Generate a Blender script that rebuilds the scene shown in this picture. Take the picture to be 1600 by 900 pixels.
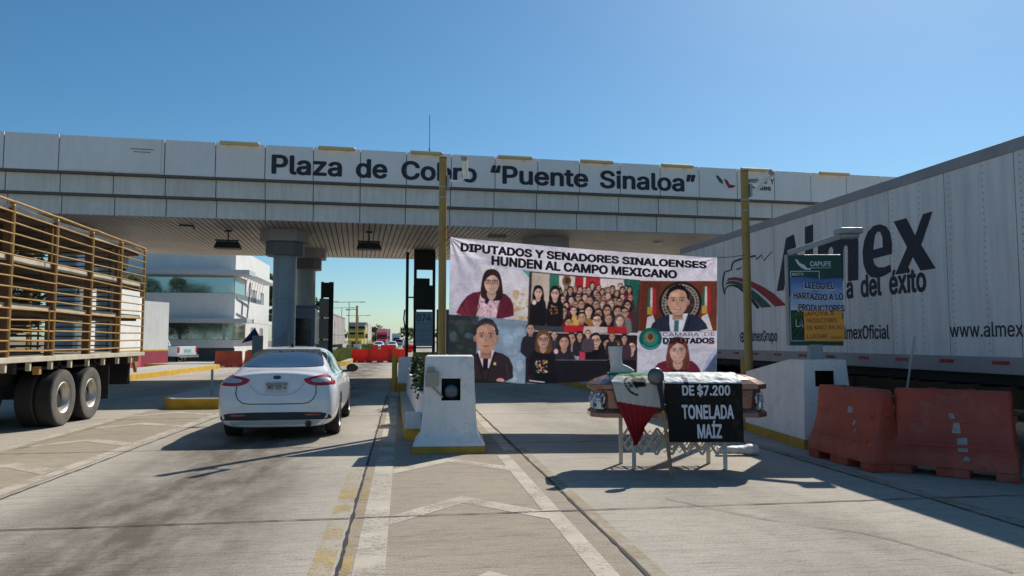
import bpy, bmesh, math, random
import numpy as np
from mathutils import Vector, Matrix
from mathutils.bvhtree import BVHTree
from mathutils.geometry import delaunay_2d_cdt
R = math.radians
random.seed(7)
rng = np.random.default_rng(11)
for o in list(bpy.data.objects):
    bpy.data.objects.remove(o)
S = bpy.context.scene
COL = S.collection
# ------------------------------------------------------------------ camera
YAW, PITCH, FPX, EYE = R(8.34), math.atan(82 / 1160), 1160.0, 1.57
cd = bpy.data.cameras.new('camera')
cam = bpy.data.objects.new('camera', cd)
COL.objects.link(cam)
cam.location = (0, 0, EYE)
cam.rotation_euler = (R(90) + PITCH, 0, -YAW)
cd.sensor_width = 36
cd.lens = FPX / 1600 * 36
cd.clip_end = 5000
S.camera = cam
# ------------------------------------------------------------------ sky, sun, exposure
SUN_AZ, SUN_EL = R(39.3), R(42)
W = bpy.data.worlds.new('World')
S.world = W
W.use_nodes = True
nt = W.node_tree
sky = nt.nodes.new('ShaderNodeTexSky')
sky.sky_type = 'NISHITA'
sky.sun_disc = False
sky.sun_elevation = SUN_EL
sky.sun_rotation = SUN_AZ
sky.altitude = 50
sky.air_density = 1.0
sky.dust_density = 0.5
sky.ozone_density = 8.0
bg = nt.nodes['Background']
hsv = nt.nodes.new('ShaderNodeHueSaturation')
hsv.inputs['Saturation'].default_value = 1.12
nt.links.new(sky.outputs[0], hsv.inputs['Color'])
tint = nt.nodes.new('ShaderNodeMix')
tint.data_type = 'RGBA'
tint.blend_type = 'MULTIPLY'
tint.inputs[0].default_value = 1.0
tint.inputs[7].default_value = (0.95, 1.0, 0.86, 1)
nt.links.new(hsv.outputs[0], tint.inputs[6])
nt.links.new(tint.outputs[2], bg.inputs[0])
bg.inputs[1].default_value = 0.115
sd = bpy.data.lights.new('sun', 'SUN')
sd.energy = 5.0
sd.angle = R(0.5)
sd.color = (1, 0.945, 0.86)
sun = bpy.data.objects.new('sun', sd)
COL.objects.link(sun)
SUNV = Vector((math.sin(SUN_AZ) * math.cos(SUN_EL), math.cos(SUN_AZ) * math.cos(SUN_EL), math.sin(SUN_EL)))
sun.rotation_euler = SUNV.to_track_quat('Z', 'Y').to_euler()
sun.location = SUNV * 60
S.view_settings.view_transform = 'Standard'
S.view_settings.look = 'None'
S.view_settings.gamma = 1
S.view_settings.use_curve_mapping = False
S.view_settings.exposure = 0.0
S.render.engine = 'CYCLES'
S.cycles.max_bounces = 6

# ------------------------------------------------------------------ measuring helpers (photo pixel -> point on a real plane)
def ray(px, py):
    dx, dy = (px - 800) / FPX, (450 - py) / FPX
    r, f, u = dx, math.cos(PITCH) - dy * math.sin(PITCH), math.sin(PITCH) + dy * math.cos(PITCH)
    return Vector((r * math.cos(YAW) + f * math.sin(YAW), -r * math.sin(YAW) + f * math.cos(YAW), u))
EYEV = Vector((0, 0, EYE))
def on_plane(px, py, p, n):
    d = ray(px, py)
    n = Vector(n)
    return EYEV + d * ((Vector(p) - EYEV).dot(n) / d.dot(n))
def G(px, py, z=0): return on_plane(px, py, (0, 0, z), (0, 0, 1))
def PX(px, py, x): return on_plane(px, py, (x, 0, 0), (1, 0, 0))
def PD(px, py, D): return on_plane(px, py, (D * math.sin(YAW), D * math.cos(YAW), 0), (math.sin(YAW), math.cos(YAW), 0))

# ------------------------------------------------------------------ materials
def srgb(c):
    c = np.asarray(c, float) / 255
    return np.where(c <= 0.04045, c / 12.92, ((c + 0.055) / 1.055) ** 2.4)
def new_mat(name):
    m = bpy.data.materials.new(name)
    m.use_nodes = True
    return m, m.node_tree, m.node_tree.nodes['Principled BSDF']
def mul(nt, a, b, fac=1.0, mode='MULTIPLY'):
    n = nt.nodes.new('ShaderNodeMix')
    n.data_type = 'RGBA'
    n.blend_type = mode
    if isinstance(fac, (int, float)): n.inputs[0].default_value = fac
    else: nt.links.new(fac, n.inputs[0])
    for s, v in ((6, a), (7, b)):
        if isinstance(v, (tuple, list)): n.inputs[s].default_value = (*v[:3], 1)
        else: nt.links.new(v, n.inputs[s])
    return n.outputs[2]
def ramp(nt, src, stops):
    n = nt.nodes.new('ShaderNodeValToRGB')
    e = n.color_ramp.elements
    while len(e) > len(stops): e.remove(e[-1])
    while len(e) < len(stops): e.new(0.5)
    for i, (p, v) in enumerate(stops):
        e[i].position = p
        e[i].color = (v, v, v, 1) if isinstance(v, (int, float)) else (*v, 1)
    nt.links.new(src, n.inputs[0])
    return n.outputs[0]
def noise(nt, vec, scale, detail=5, rough=0.6, sc=None, rot=None):
    if sc:
        mp = nt.nodes.new('ShaderNodeMapping')
        mp.inputs['Scale'].default_value = sc
        if rot: mp.inputs['Rotation'].default_value = rot
        nt.links.new(vec, mp.inputs[0])
        vec = mp.outputs[0]
    n = nt.nodes.new('ShaderNodeTexNoise')
    n.inputs['Scale'].default_value = scale
    n.inputs['Detail'].default_value = detail
    n.inputs['Roughness'].default_value = rough
    nt.links.new(vec, n.inputs['Vector'])
    return n.outputs[0]
def coord(nt, kind='Object'):
    return nt.nodes.new('ShaderNodeTexCoord').outputs[kind]
def bump(nt, h, strength, dist, normal_in):
    b = nt.nodes.new('ShaderNodeBump')
    b.inputs['Strength'].default_value = strength
    b.inputs['Distance'].default_value = dist
    nt.links.new(h, b.inputs['Height'])
    nt.links.new(b.outputs[0], normal_in)
def M(name, col, rough=0.6, metal=0.0, scuff=0.0, var=0.12, vs=2.5, streak=0.0, bmp=0.0, bs=60, coat=0.0, spec=0.5, grime=0.0, grime_col=(0.12, 0.1, 0.08), trans=0.0):
    m, nt, p = new_mat(name)
    c = coord(nt)
    out = mul(nt, tuple(col), ramp(nt, noise(nt, c, vs), [(0.3, 1 - var), (0.7, 1 + var * 0.4)]))
    if streak:
        out = mul(nt, out, ramp(nt, noise(nt, c, 3.0, 6, 0.7, (2.5, 2.5, 0.25)), [(0.35, 1 - streak), (0.62, 1.0)]))
    if grime:
        out = mul(nt, out, grime_col, ramp(nt, noise(nt, c, 4.5, 8, 0.7), [(0.5, 0.0), (0.75, grime)]), 'MIX')
    if scuff:
        out = mul(nt, out, (0.16, 0.14, 0.12), ramp(nt, noise(nt, c, 16, 4, 0.75, (1, 1, 1.8)), [(0.60, 0.0), (0.70, scuff)]), 'MIX')
        out = mul(nt, out, (0.34, 0.31, 0.27), ramp(nt, noise(nt, c, 2.6, 9, 0.78), [(0.52, 0.0), (0.66, scuff * 0.7)]), 'MIX')
    nt.links.new(out, p.inputs['Base Color'])
    r = ramp(nt, noise(nt, c, vs * 3), [(0.3, max(rough - 0.08, 0.02)), (0.7, min(rough + 0.08, 1))])
    nt.links.new(r, p.inputs['Roughness'])
    p.inputs['Metallic'].default_value = metal
    p.inputs['Specular IOR Level'].default_value = spec
    p.inputs['Coat Weight'].default_value = coat
    p.inputs['Coat Roughness'].default_value = 0.06
    if trans: p.inputs['Transmission Weight'].default_value = trans
    if bmp: bump(nt, noise(nt, c, bs, 4), bmp, 0.01, p.inputs['Normal'])
    return m
def attr_mat(name, rough=0.6, translucent=0.0, bmp=0.0, spec=0.3):
    m, nt, p = new_mat(name)
    a = nt.nodes.new('ShaderNodeVertexColor')
    a.layer_name = 'print'
    nt.links.new(a.outputs[0], p.inputs['Base Color'])
    p.inputs['Roughness'].default_value = rough
    p.inputs['Specular IOR Level'].default_value = spec
    if bmp: bump(nt, noise(nt, coord(nt), 9, 6), bmp, 0.02, p.inputs['Normal'])
    if translucent:
        t = nt.nodes.new('ShaderNodeBsdfTranslucent')
        nt.links.new(a.outputs[0], t.inputs[0])
        x = nt.nodes.new('ShaderNodeMixShader')
        x.inputs[0].default_value = translucent
        nt.links.new(p.outputs[0], x.inputs[1])
        nt.links.new(t.outputs[0], x.inputs[2])
        nt.links.new(x.outputs[0], nt.nodes['Material Output'].inputs[0])
    return m
MAT = {}
def mk(key, *a, **k): MAT[key] = M(key, *a, **k)
mk('white_paint', (0.86, 0.85, 0.83), 0.7, scuff=0.5, var=0.1, vs=1.5, streak=0.08, bmp=0.3, bs=40)
mk('white_plaster', (0.78, 0.77, 0.73), 0.85, var=0.1, vs=0.6, streak=0.1, bmp=0.2, bs=30)
mk('yellow_paint', (0.52, 0.30, 0.03), 0.65, var=0.3, vs=4, grime=0.55, bmp=0.25, bs=40)
mk('kerb_yellow', (0.62, 0.37, 0.02), 0.7, var=0.25, vs=3, grime=0.35, bmp=0.3, bs=50)
mk('pole_yellow', (0.40, 0.255, 0.06), 0.5, var=0.2, vs=3, streak=0.15, grime=0.25)
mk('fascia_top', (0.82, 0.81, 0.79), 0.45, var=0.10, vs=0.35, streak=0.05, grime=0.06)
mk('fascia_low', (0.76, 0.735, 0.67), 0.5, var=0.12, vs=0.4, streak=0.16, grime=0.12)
mk('lip_dark', (0.12, 0.115, 0.105), 0.6)
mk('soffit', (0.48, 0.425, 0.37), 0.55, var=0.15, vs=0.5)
mk('roof_grey', (0.25, 0.25, 0.25), 0.8)
mk('column_blue', (0.30, 0.36, 0.40), 0.4, var=0.12, vs=0.8, streak=0.15)
mk('column_cap', (0.33, 0.33, 0.33), 0.6, var=0.12)
mk('column_cap_dark', (0.14, 0.15, 0.155), 0.6)
mk('black', (0.012, 0.012, 0.013), 0.5)
mk('black_gloss', (0.01, 0.01, 0.011), 0.2)
mk('ink_navy', (0.018, 0.022, 0.035), 0.6)
mk('ink_black', (0.014, 0.013, 0.016), 0.6)
mk('ink_white', (0.75, 0.76, 0.78), 0.6)
mk('ink_lavender', (0.74, 0.74, 0.80), 0.6)
mk('ink_green', (0.02, 0.10, 0.065), 0.6)
mk('ink_red', (0.28, 0.025, 0.03), 0.6)
mk('steel', (0.42, 0.43, 0.44), 0.35, 0.7, var=0.15)
mk('galv', (0.36, 0.37, 0.38), 0.5, 0.3, var=0.15)
mk('rubber', (0.03, 0.028, 0.026), 0.85, var=0.25, vs=6)
mk('rubber_dusty', (0.13, 0.12, 0.10), 0.9, var=0.3, vs=6)
mk('car_white', (0.80, 0.81, 0.82), 0.3, var=0.02, coat=0.8, spec=0.5)
mk('car_silver', (0.32, 0.33, 0.35), 0.3, 0.5, var=0.02, coat=0.8)
mk('car_glass', (0.02, 0.026, 0.03), 0.05, 0.0, var=0.02, spec=1.0, coat=1.0)
mk('lamp_red', (0.42, 0.012, 0.015), 0.15, var=0.1, coat=0.8)
mk('lamp_clear', (0.6, 0.55, 0.55), 0.12, 0.3, coat=1.0)
mk('chrome', (0.75, 0.75, 0.76), 0.15, 1.0, var=0.05)
mk('trim_black', (0.018, 0.018, 0.019), 0.55)
mk('trailer_white', (0.58, 0.585, 0.60), 0.4, var=0.06, vs=0.7, streak=0.1, grime=0.08)
mk('rail_grey', (0.33, 0.32, 0.33), 0.5, 0.2, var=0.12, streak=0.1)
mk('truck_red', (0.42, 0.03, 0.035), 0.35, coat=0.6)
mk('truck_yellow', (0.62, 0.42, 0.03), 0.35, coat=0.6)
mk('orange_plastic', (0.47, 0.064, 0.03), 0.5, scuff=0.35, var=0.35, vs=1.6, streak=0.15, bmp=0.2, bs=20)
mk('red_plastic', (0.62, 0.06, 0.04), 0.5, var=0.2, vs=2.0, grime=0.1)
def glow_through(key, col, f):
    nt = MAT[key].node_tree
    t = nt.nodes.new('ShaderNodeBsdfTranslucent'); t.inputs[0].default_value = (*col, 1)
    x = nt.nodes.new('ShaderNodeMixShader'); x.inputs[0].default_value = f
    nt.links.new(nt.nodes['Principled BSDF'].outputs[0], x.inputs[1]); nt.links.new(t.outputs[0], x.inputs[2])
    nt.links.new(x.outputs[0], nt.nodes['Material Output'].inputs[0])
glow_through('red_plastic', (0.85, 0.14, 0.08), 0.45)
mk('stake_brown', (0.15, 0.085, 0.04), 0.6, var=0.3, vs=5, grime=0.4)
mk('stake_ochre', (0.50, 0.28, 0.08), 0.5, var=0.25, vs=5, grime=0.4, grime_col=(0.2, 0.1, 0.04))
mk('deck_cream', (0.62, 0.55, 0.42), 0.7, var=0.2, vs=3, grime=0.35)
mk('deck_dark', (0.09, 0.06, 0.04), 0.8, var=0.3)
mk('chassis', (0.02, 0.019, 0.018), 0.8, var=0.3)
mk('conduit', (0.35, 0.33, 0.29), 0.6, var=0.2, grime=0.4)
mk('sign_green', (0.012, 0.075, 0.055), 0.5)
mk('wood', (0.36, 0.22, 0.11), 0.6, var=0.25, vs=8)
mk('orange', (0.75, 0.22, 0.03), 0.6)
mk('coffin_copper', (0.27, 0.145, 0.11), 0.28, 0.5, var=0.06, coat=0.5)
mk('coffin_gold', (0.50, 0.36, 0.16), 0.35, 0.4, var=0.15)
mk('coffin_silver', (0.55, 0.60, 0.68), 0.25, 0.7, var=0.25, vs=25)
mk('stand_metal', (0.62, 0.56, 0.48), 0.5, 0.1, var=0.15)
mk('boot_white', (0.62, 0.62, 0.61), 0.5, var=0.15, vs=12, grime=0.3, bmp=0.3, bs=30)
mk('bag_white', (0.70, 0.67, 0.64), 0.5, var=0.15, vs=10, grime=0.25, bmp=0.5, bs=18)
mk('concrete_top', (0.46, 0.43, 0.38), 0.85, var=0.15, vs=2, grime=0.2, bmp=0.3)
mk('wall_red', (0.36, 0.045, 0.075), 0.8, var=0.15)
mk('slab_grey', (0.50, 0.52, 0.54), 0.5, var=0.08)
mk('base_dark', (0.05, 0.055, 0.06), 0.6)
mk('mirror_glass', (0.30, 0.38, 0.40), 0.04, 0.85, var=0.03)
mk('bark', (0.12, 0.085, 0.06), 0.9, var=0.3, bmp=0.5)
mk('booth_blue', (0.15, 0.19, 0.23), 0.4)
mk('booth_pale', (0.30, 0.38, 0.42), 0.4)
mk('post_grey', (0.25, 0.24, 0.22), 0.6)
mk('panel_paleblue', (0.34, 0.42, 0.50), 0.5, var=0.15)
mk('sack_beige', (0.52, 0.46, 0.40), 0.7, var=0.12)
mk('umbrella_blue', (0.015, 0.03, 0.07), 0.6)
mk('skin', (0.35, 0.19, 0.13), 0.6)
mk('shirt_green', (0.02, 0.06, 0.045), 0.8)
mk('jeans', (0.03, 0.045, 0.09), 0.8)
mk('light_tube', (0.62, 0.50, 0.25), 0.5, var=0.1)
mk('card_orange', (0.98, 0.39, 0.06), 0.7, var=0.05)
mk('soil', (0.22, 0.17, 0.12), 0.95, var=0.3)

# ------------------------------------------------------------------ mesh builder
def wm(o):
    m = o.matrix_basis.copy()
    while o.parent:
        o = o.parent
        m = o.matrix_basis @ m
    return m
class MB:
    def __init__(s): s.v, s.f, s.mi, s.cur = [], [], [], 0
    def add(s, verts, faces, T=None):
        b = len(s.v)
        s.v += [tuple(T @ Vector(p)) if T else tuple(p) for p in verts]
        s.f += [tuple(i + b for i in f) for f in faces]
        s.mi += [s.cur] * len(faces)
        return s
    def box(s, x0, x1, y0, y1, z0, z1, T=None):
        v = [(x, y, z) for z in (z0, z1) for y in (y0, y1) for x in (x0, x1)]
        return s.add(v, [(0, 2, 3, 1), (4, 5, 7, 6), (0, 1, 5, 4), (2, 6, 7, 3), (0, 4, 6, 2), (1, 3, 7, 5)], T)
    def beam(s, a, b, w, h, up=(0, 0, 1)):
        a, b = Vector(a), Vector(b)
        d = (b - a)
        L = d.length
        d.normalize()
        x = d.cross(Vector(up)).normalized()
        z = x.cross(d)
        T = Matrix(((x.x, d.x, z.x, a.x), (x.y, d.y, z.y, a.y), (x.z, d.z, z.z, a.z), (0, 0, 0, 1)))
        return s.box(-w / 2, w / 2, 0, L, -h / 2, h / 2, T)
    def tube(s, pts, r, n=10, cap=True):
        pts = [Vector(p) for p in pts]
        rs = r if isinstance(r, (list, tuple)) else [r] * len(pts)
        rings, ref = [], None
        for i, p in enumerate(pts):
            d = (pts[min(i + 1, len(pts) - 1)] - pts[max(i - 1, 0)]).normalized()
            if ref is None:
                ref = d.orthogonal().normalized()
            ref = (ref - d * ref.dot(d)).normalized()
            q = d.cross(ref)
            rings.append([p + (ref * math.cos(2 * math.pi * k / n) + q * math.sin(2 * math.pi * k / n)) * rs[i] for k in range(n)])
        v = [c for rg in rings for c in rg]
        f = [(i * n + k, i * n + (k + 1) % n, (i + 1) * n + (k + 1) % n, (i + 1) * n + k) for i in range(len(pts) - 1) for k in range(n)]
        if cap: f += [tuple(range(n))[::-1], tuple((len(pts) - 1) * n + k for k in range(n))]
        return s.add(v, f)
    def lathe(s, prof, n=32, axis='Z', T=None):
        def at(a, r, t):
            c, q = r * math.cos(t), r * math.sin(t)
            return (c, q, a) if axis == 'Z' else ((a, c, q) if axis == 'X' else (c, a, q))
        v = [at(a, r, 2 * math.pi * k / n) for a, r in prof for k in range(n)]
        f = [(i * n + k, i * n + (k + 1) % n, (i + 1) * n + (k + 1) % n, (i + 1) * n + k) for i in range(len(prof) - 1) for k in range(n)]
        return s.add(v, f, T)
    def prism(s, poly, a0, a1, axis='y'):
        n = len(poly)
        def at(p, a): return (p[0], a, p[1]) if axis == 'y' else ((a, p[0], p[1]) if axis == 'x' else (p[0], p[1], a))
        v = [at(p, a0) for p in poly] + [at(p, a1) for p in poly]
        return s.add(v, [tuple(range(n)), tuple(range(2 * n - 1, n - 1, -1))] + [(i, n + i, n + (i + 1) % n, (i + 1) % n) for i in range(n)])
    def rings(s, rgs, cap0=True, cap1=True):
        n = len(rgs[0])
        v = [p for rg in rgs for p in rg]
        f = [(i * n + k, i * n + (k + 1) % n, (i + 1) * n + (k + 1) % n, (i + 1) * n + k) for i in range(len(rgs) - 1) for k in range(n)]
        if cap0: f.append(tuple(range(n))[::-1])
        if cap1: f.append(tuple((len(rgs) - 1) * n + k for k in range(n)))
        return s.add(v, f)
    def grid(s, fn, nu, nv):
        v = [fn(i / nu, j / nv) for j in range(nv + 1) for i in range(nu + 1)]
        return s.add(v, [(j * (nu + 1) + i, j * (nu + 1) + i + 1, (j + 1) * (nu + 1) + i + 1, (j + 1) * (nu + 1) + i) for j in range(nv) for i in range(nu)])
    def ball(s, c, r, nu=16, nv=10):
        rx, ry, rz = r if isinstance(r, (tuple, list)) else (r, r, r)
        v = [(c[0] + rx * math.sin(math.pi * j / nv) * math.cos(2 * math.pi * i / nu), c[1] + ry * math.sin(math.pi * j / nv) * math.sin(2 * math.pi * i / nu), c[2] + rz * math.cos(math.pi * j / nv)) for j in range(nv + 1) for i in range(nu)]
        return s.add(v, [(j * nu + i, (j + 1) * nu + i, (j + 1) * nu + (i + 1) % nu, j * nu + (i + 1) % nu) for j in range(nv) for i in range(nu)])
    def build(s, name, mat, parent=None, world=False, smooth=False, bevel=0, seg=2, fix=True, solid=0, sub=0):
        me = bpy.data.meshes.new(name)
        v = s.v
        if parent and world:
            inv = wm(parent).inverted()
            v = [tuple(inv @ Vector(p)) for p in v]
        me.from_pydata(v, [], s.f)
        mats = mat if isinstance(mat, (list, tuple)) else [mat]
        for m in mats: me.materials.append(MAT[m] if isinstance(m, str) else m)
        if len(mats) > 1: me.polygons.foreach_set('material_index', s.mi)
        if fix:
            bm = bmesh.new()
            bm.from_mesh(me)
            bmesh.ops.remove_doubles(bm, verts=bm.verts, dist=1e-5)
            bmesh.ops.recalc_face_normals(bm, faces=bm.faces)
            bm.to_mesh(me)
            bm.free()
        if smooth:
            me.polygons.foreach_set('use_smooth', [True] * len(me.polygons))
            if smooth != 'all':
                me.set_sharp_from_angle(angle=R(35))
        o = bpy.data.objects.new(name, me)
        COL.objects.link(o)
        if parent: o.parent = parent
        if solid:
            md = o.modifiers.new('solid', 'SOLIDIFY')
            md.thickness = solid
        if bevel:
            md = o.modifiers.new('bevel', 'BEVEL')
            md.width = bevel
            md.segments = seg
            md.limit_method = 'ANGLE'
            md.angle_limit = R(40)
        if sub:
            md = o.modifiers.new('sub', 'SUBSURF')
            md.levels = md.render_levels = sub
        return o
def tag(o, label, cat, group=None, kind=None):
    o['label'] = label
    o['category'] = cat
    if group: o['group'] = group
    if kind: o['kind'] = kind
    return o
def struct(o):
    o['kind'] = 'structure'
    return o
def thing(name, label, cat, loc=(0, 0, 0), rz=0.0, group=None):
    o = bpy.data.objects.new(name, None)
    o.empty_display_size = 0.2
    COL.objects.link(o)
    o.location = loc
    o.rotation_euler = (0, 0, rz)
    return tag(o, label, cat, group)
def kids(o): return [c for c in bpy.data.objects if c.parent == o]
def dup(o, parent=None):
    c = o.copy()
    COL.objects.link(c)
    if parent: c.parent = parent
    for k in kids(o): dup(k, c)
    return c
def dup_thing(o, loc, rz, label, scale=None):
    c = dup(o)
    c.location = loc
    c.rotation_euler = (0, 0, rz)
    c['label'] = label
    if scale: c.scale = scale
    return c

# ------------------------------------------------------------------ lettering
import os
FONT = None
try:   # the sans face that ships inside Blender; its built-in face is the fallback
    FONT = bpy.data.fonts.load(os.path.join(bpy.utils.resource_path('LOCAL'), 'datafiles', 'fonts', 'Inter.woff2'))
except Exception:
    FONT = None
_glyph = {}
def text_geo(string, weight=0.0, res=3):
    key = (string, weight)
    if key in _glyph: return _glyph[key]
    cu = bpy.data.curves.new('t', 'FONT')
    cu.body = string
    if FONT: cu.font = FONT
    cu.size = 1
    cu.resolution_u = res
    cu.fill_mode = 'NONE'
    ob = bpy.data.objects.new('t', cu)
    COL.objects.link(ob)
    dg = bpy.context.evaluated_depsgraph_get()
    me = bpy.data.meshes.new_from_object(ob.evaluated_get(dg))
    pv = [Vector((p.co.x, p.co.y)) for p in me.vertices]
    ed = {tuple(sorted(e.vertices)) for e in me.edges}
    bpy.data.objects.remove(ob)
    bpy.data.curves.remove(cu)
    bpy.data.meshes.remove(me)
    # outlines overlap inside this face, so fill by winding number
    segs, start = [], 0
    for i in range(len(pv)):
        if i + 1 < len(pv) and (i, i + 1) in ed: segs.append((i, i + 1))
        else:
            segs.append((i, start)); start = i + 1
    r = delaunay_2d_cdt(pv, segs, [], 0, 1e-6)
    v = [(p.x, p.y, 0.0) for p in r[0]]
    q = np.array([[p.x, p.y] for p in pv])
    A_, B_ = q[[i for i, j in segs]], q[[j for i, j in segs]]
    f = []
    for t in r[2]:
        cx, cy = sum(v[i][0] for i in t) / 3, sum(v[i][1] for i in t) / 3
        up = (A_[:, 1] <= cy) & (B_[:, 1] > cy)
        dn = (A_[:, 1] > cy) & (B_[:, 1] <= cy)
        side = (B_[:, 0] - A_[:, 0]) * (cy - A_[:, 1]) - (cx - A_[:, 0]) * (B_[:, 1] - A_[:, 1])
        if int((up & (side > 0)).sum()) - int((dn & (side < 0)).sum()) != 0: f.append(tuple(t))
    _glyph[key] = (v, f)
    return v, f
CAP = max(p[1] for p in text_geo('H')[0])
def text_into(mb, string, origin, U, V, width, cap, weight=0.0, fn=None, slant=0.0):
    """lettering whose ink spans width along U from origin, capitals cap high along V"""
    base = min(weight, 0.0)
    ext = weight - base
    v, f = text_geo(string, base)
    x0, x1 = min(p[0] for p in v) - ext, max(p[0] for p in v) + ext
    sx, sy = width / (x1 - x0), cap / (CAP + ext)
    U, V, origin = Vector(U), Vector(V), Vector(origin)
    N = U.cross(V).normalized()
    if fn:
        bm = bmesh.new()
        vs = [bm.verts.new(p) for p in v]
        for q in f:
            try: bm.faces.new([vs[i] for i in q])
            except ValueError: pass
        bmesh.ops.triangulate(bm, faces=bm.faces)
        for _ in range(2):
            ed = [e for e in bm.edges if e.calc_length() > 0.35]
            if ed: bmesh.ops.subdivide_edges(bm, edges=ed, cuts=1)
            bmesh.ops.triangulate(bm, faces=bm.faces)
        bm.verts.index_update()
        v = [tuple(p.co) for p in bm.verts]
        f = [tuple(p.index for p in q.verts) for q in bm.faces]
        bm.free()
    # a bolder weight is built up from a few shifted layers, each a hair in front of the last
    sh = [(0, 0)] if ext <= 0 else [(ext * a, ext * b * .8) for a, b in ((0, 0), (-1, 0), (1, 0), (0, 1), (0, -1), (-.75, .75), (.75, .75), (-.75, -.75), (.75, -.75))]
    if ext > .03: sh += [(ext * a * .55, ext * b * .45) for a, b in ((-1, 0), (1, 0), (0, 1), (0, -1))]
    for k, (dx, dy) in enumerate(sh):
        pts = [origin + U * ((p[0] + dx - x0 + slant * p[1]) * sx) + V * ((p[1] + dy) * sy) + N * (.0002 * k) for p in v]
        if fn: pts = [fn(p) for p in pts]
        mb.add(pts, f)
    return mb

# ------------------------------------------------------------------ patches laid on a curved body
def cdt(outline, step):
    xs, ys = [p[0] for p in outline], [p[1] for p in outline]
    pts, edges = [], []
    ol = []
    for i in range(len(outline)):
        a, b = Vector(outline[i]), Vector(outline[(i + 1) % len(outline)])
        k = max(1, int((b - a).length / step))
        ol += [a.lerp(b, j / k) for j in range(k)]
    n = len(ol)
    pts = [Vector(p) for p in ol]
    edges = [(i, (i + 1) % n) for i in range(n)]
    for x in np.arange(min(xs) + step / 2, max(xs), step):
        for y in np.arange(min(ys) + step / 2, max(ys), step):
            pts.append(Vector((x, y)))
    r = delaunay_2d_cdt(pts, edges, [tuple(range(n))], 1, 1e-6)
    return r[0], r[2]
def smooth_poly(pts, k=3):
    for _ in range(k):
        q = []
        for i in range(len(pts)):
            a, b = pts[i], pts[(i + 1) % len(pts)]
            q += [(a[0] * .75 + b[0] * .25, a[1] * .75 + b[1] * .25), (a[0] * .25 + b[0] * .75, a[1] * .25 + b[1] * .75)]
        pts = q
    return pts
def patch(mb, bvh, outline, view, off=0.004, step=0.05):
    """outline drawn in the rear/front (x,z) or side (y,z) or top (x,y) view, laid on the body with a small real thickness"""
    vs, fs = cdt(outline, step)
    out = []
    for p in vs:
        if view in ('rear', 'front'):
            o, d = Vector((p[0], -3 if view == 'rear' else 9, p[1])), Vector((0, 1 if view == 'rear' else -1, 0))
        elif view in ('right', 'left'):
            o, d = Vector((3 if view == 'right' else -3, p[0], p[1])), Vector((-1 if view == 'right' else 1, 0, 0))
        else:
            o, d = Vector((p[0], p[1], 6)), Vector((0, 0, -1))
        h = bvh.ray_cast(o, d)
        if h[0] is None: h = bvh.find_nearest(o + d * 3)
        nrm = h[1] if h[1].dot(d) < 0 else -h[1]
        out.append(h[0] + nrm * off)
    mb.add(out, fs)
    return mb
def bvh_of(o):
    dg = bpy.context.evaluated_depsgraph_get()
    e = o.evaluated_get(dg)
    me = e.to_mesh()
    b = BVHTree.FromPolygons([v.co.copy() for v in me.vertices], [tuple(p.vertices) for p in me.polygons])
    e.to_mesh_clear()
    return b
def bake(o):
    dg = bpy.context.evaluated_depsgraph_get()
    me = bpy.data.meshes.new_from_object(o.evaluated_get(dg))
    o.modifiers.clear()
    old = o.data
    o.data = me
    bpy.data.meshes.remove(old)

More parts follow.
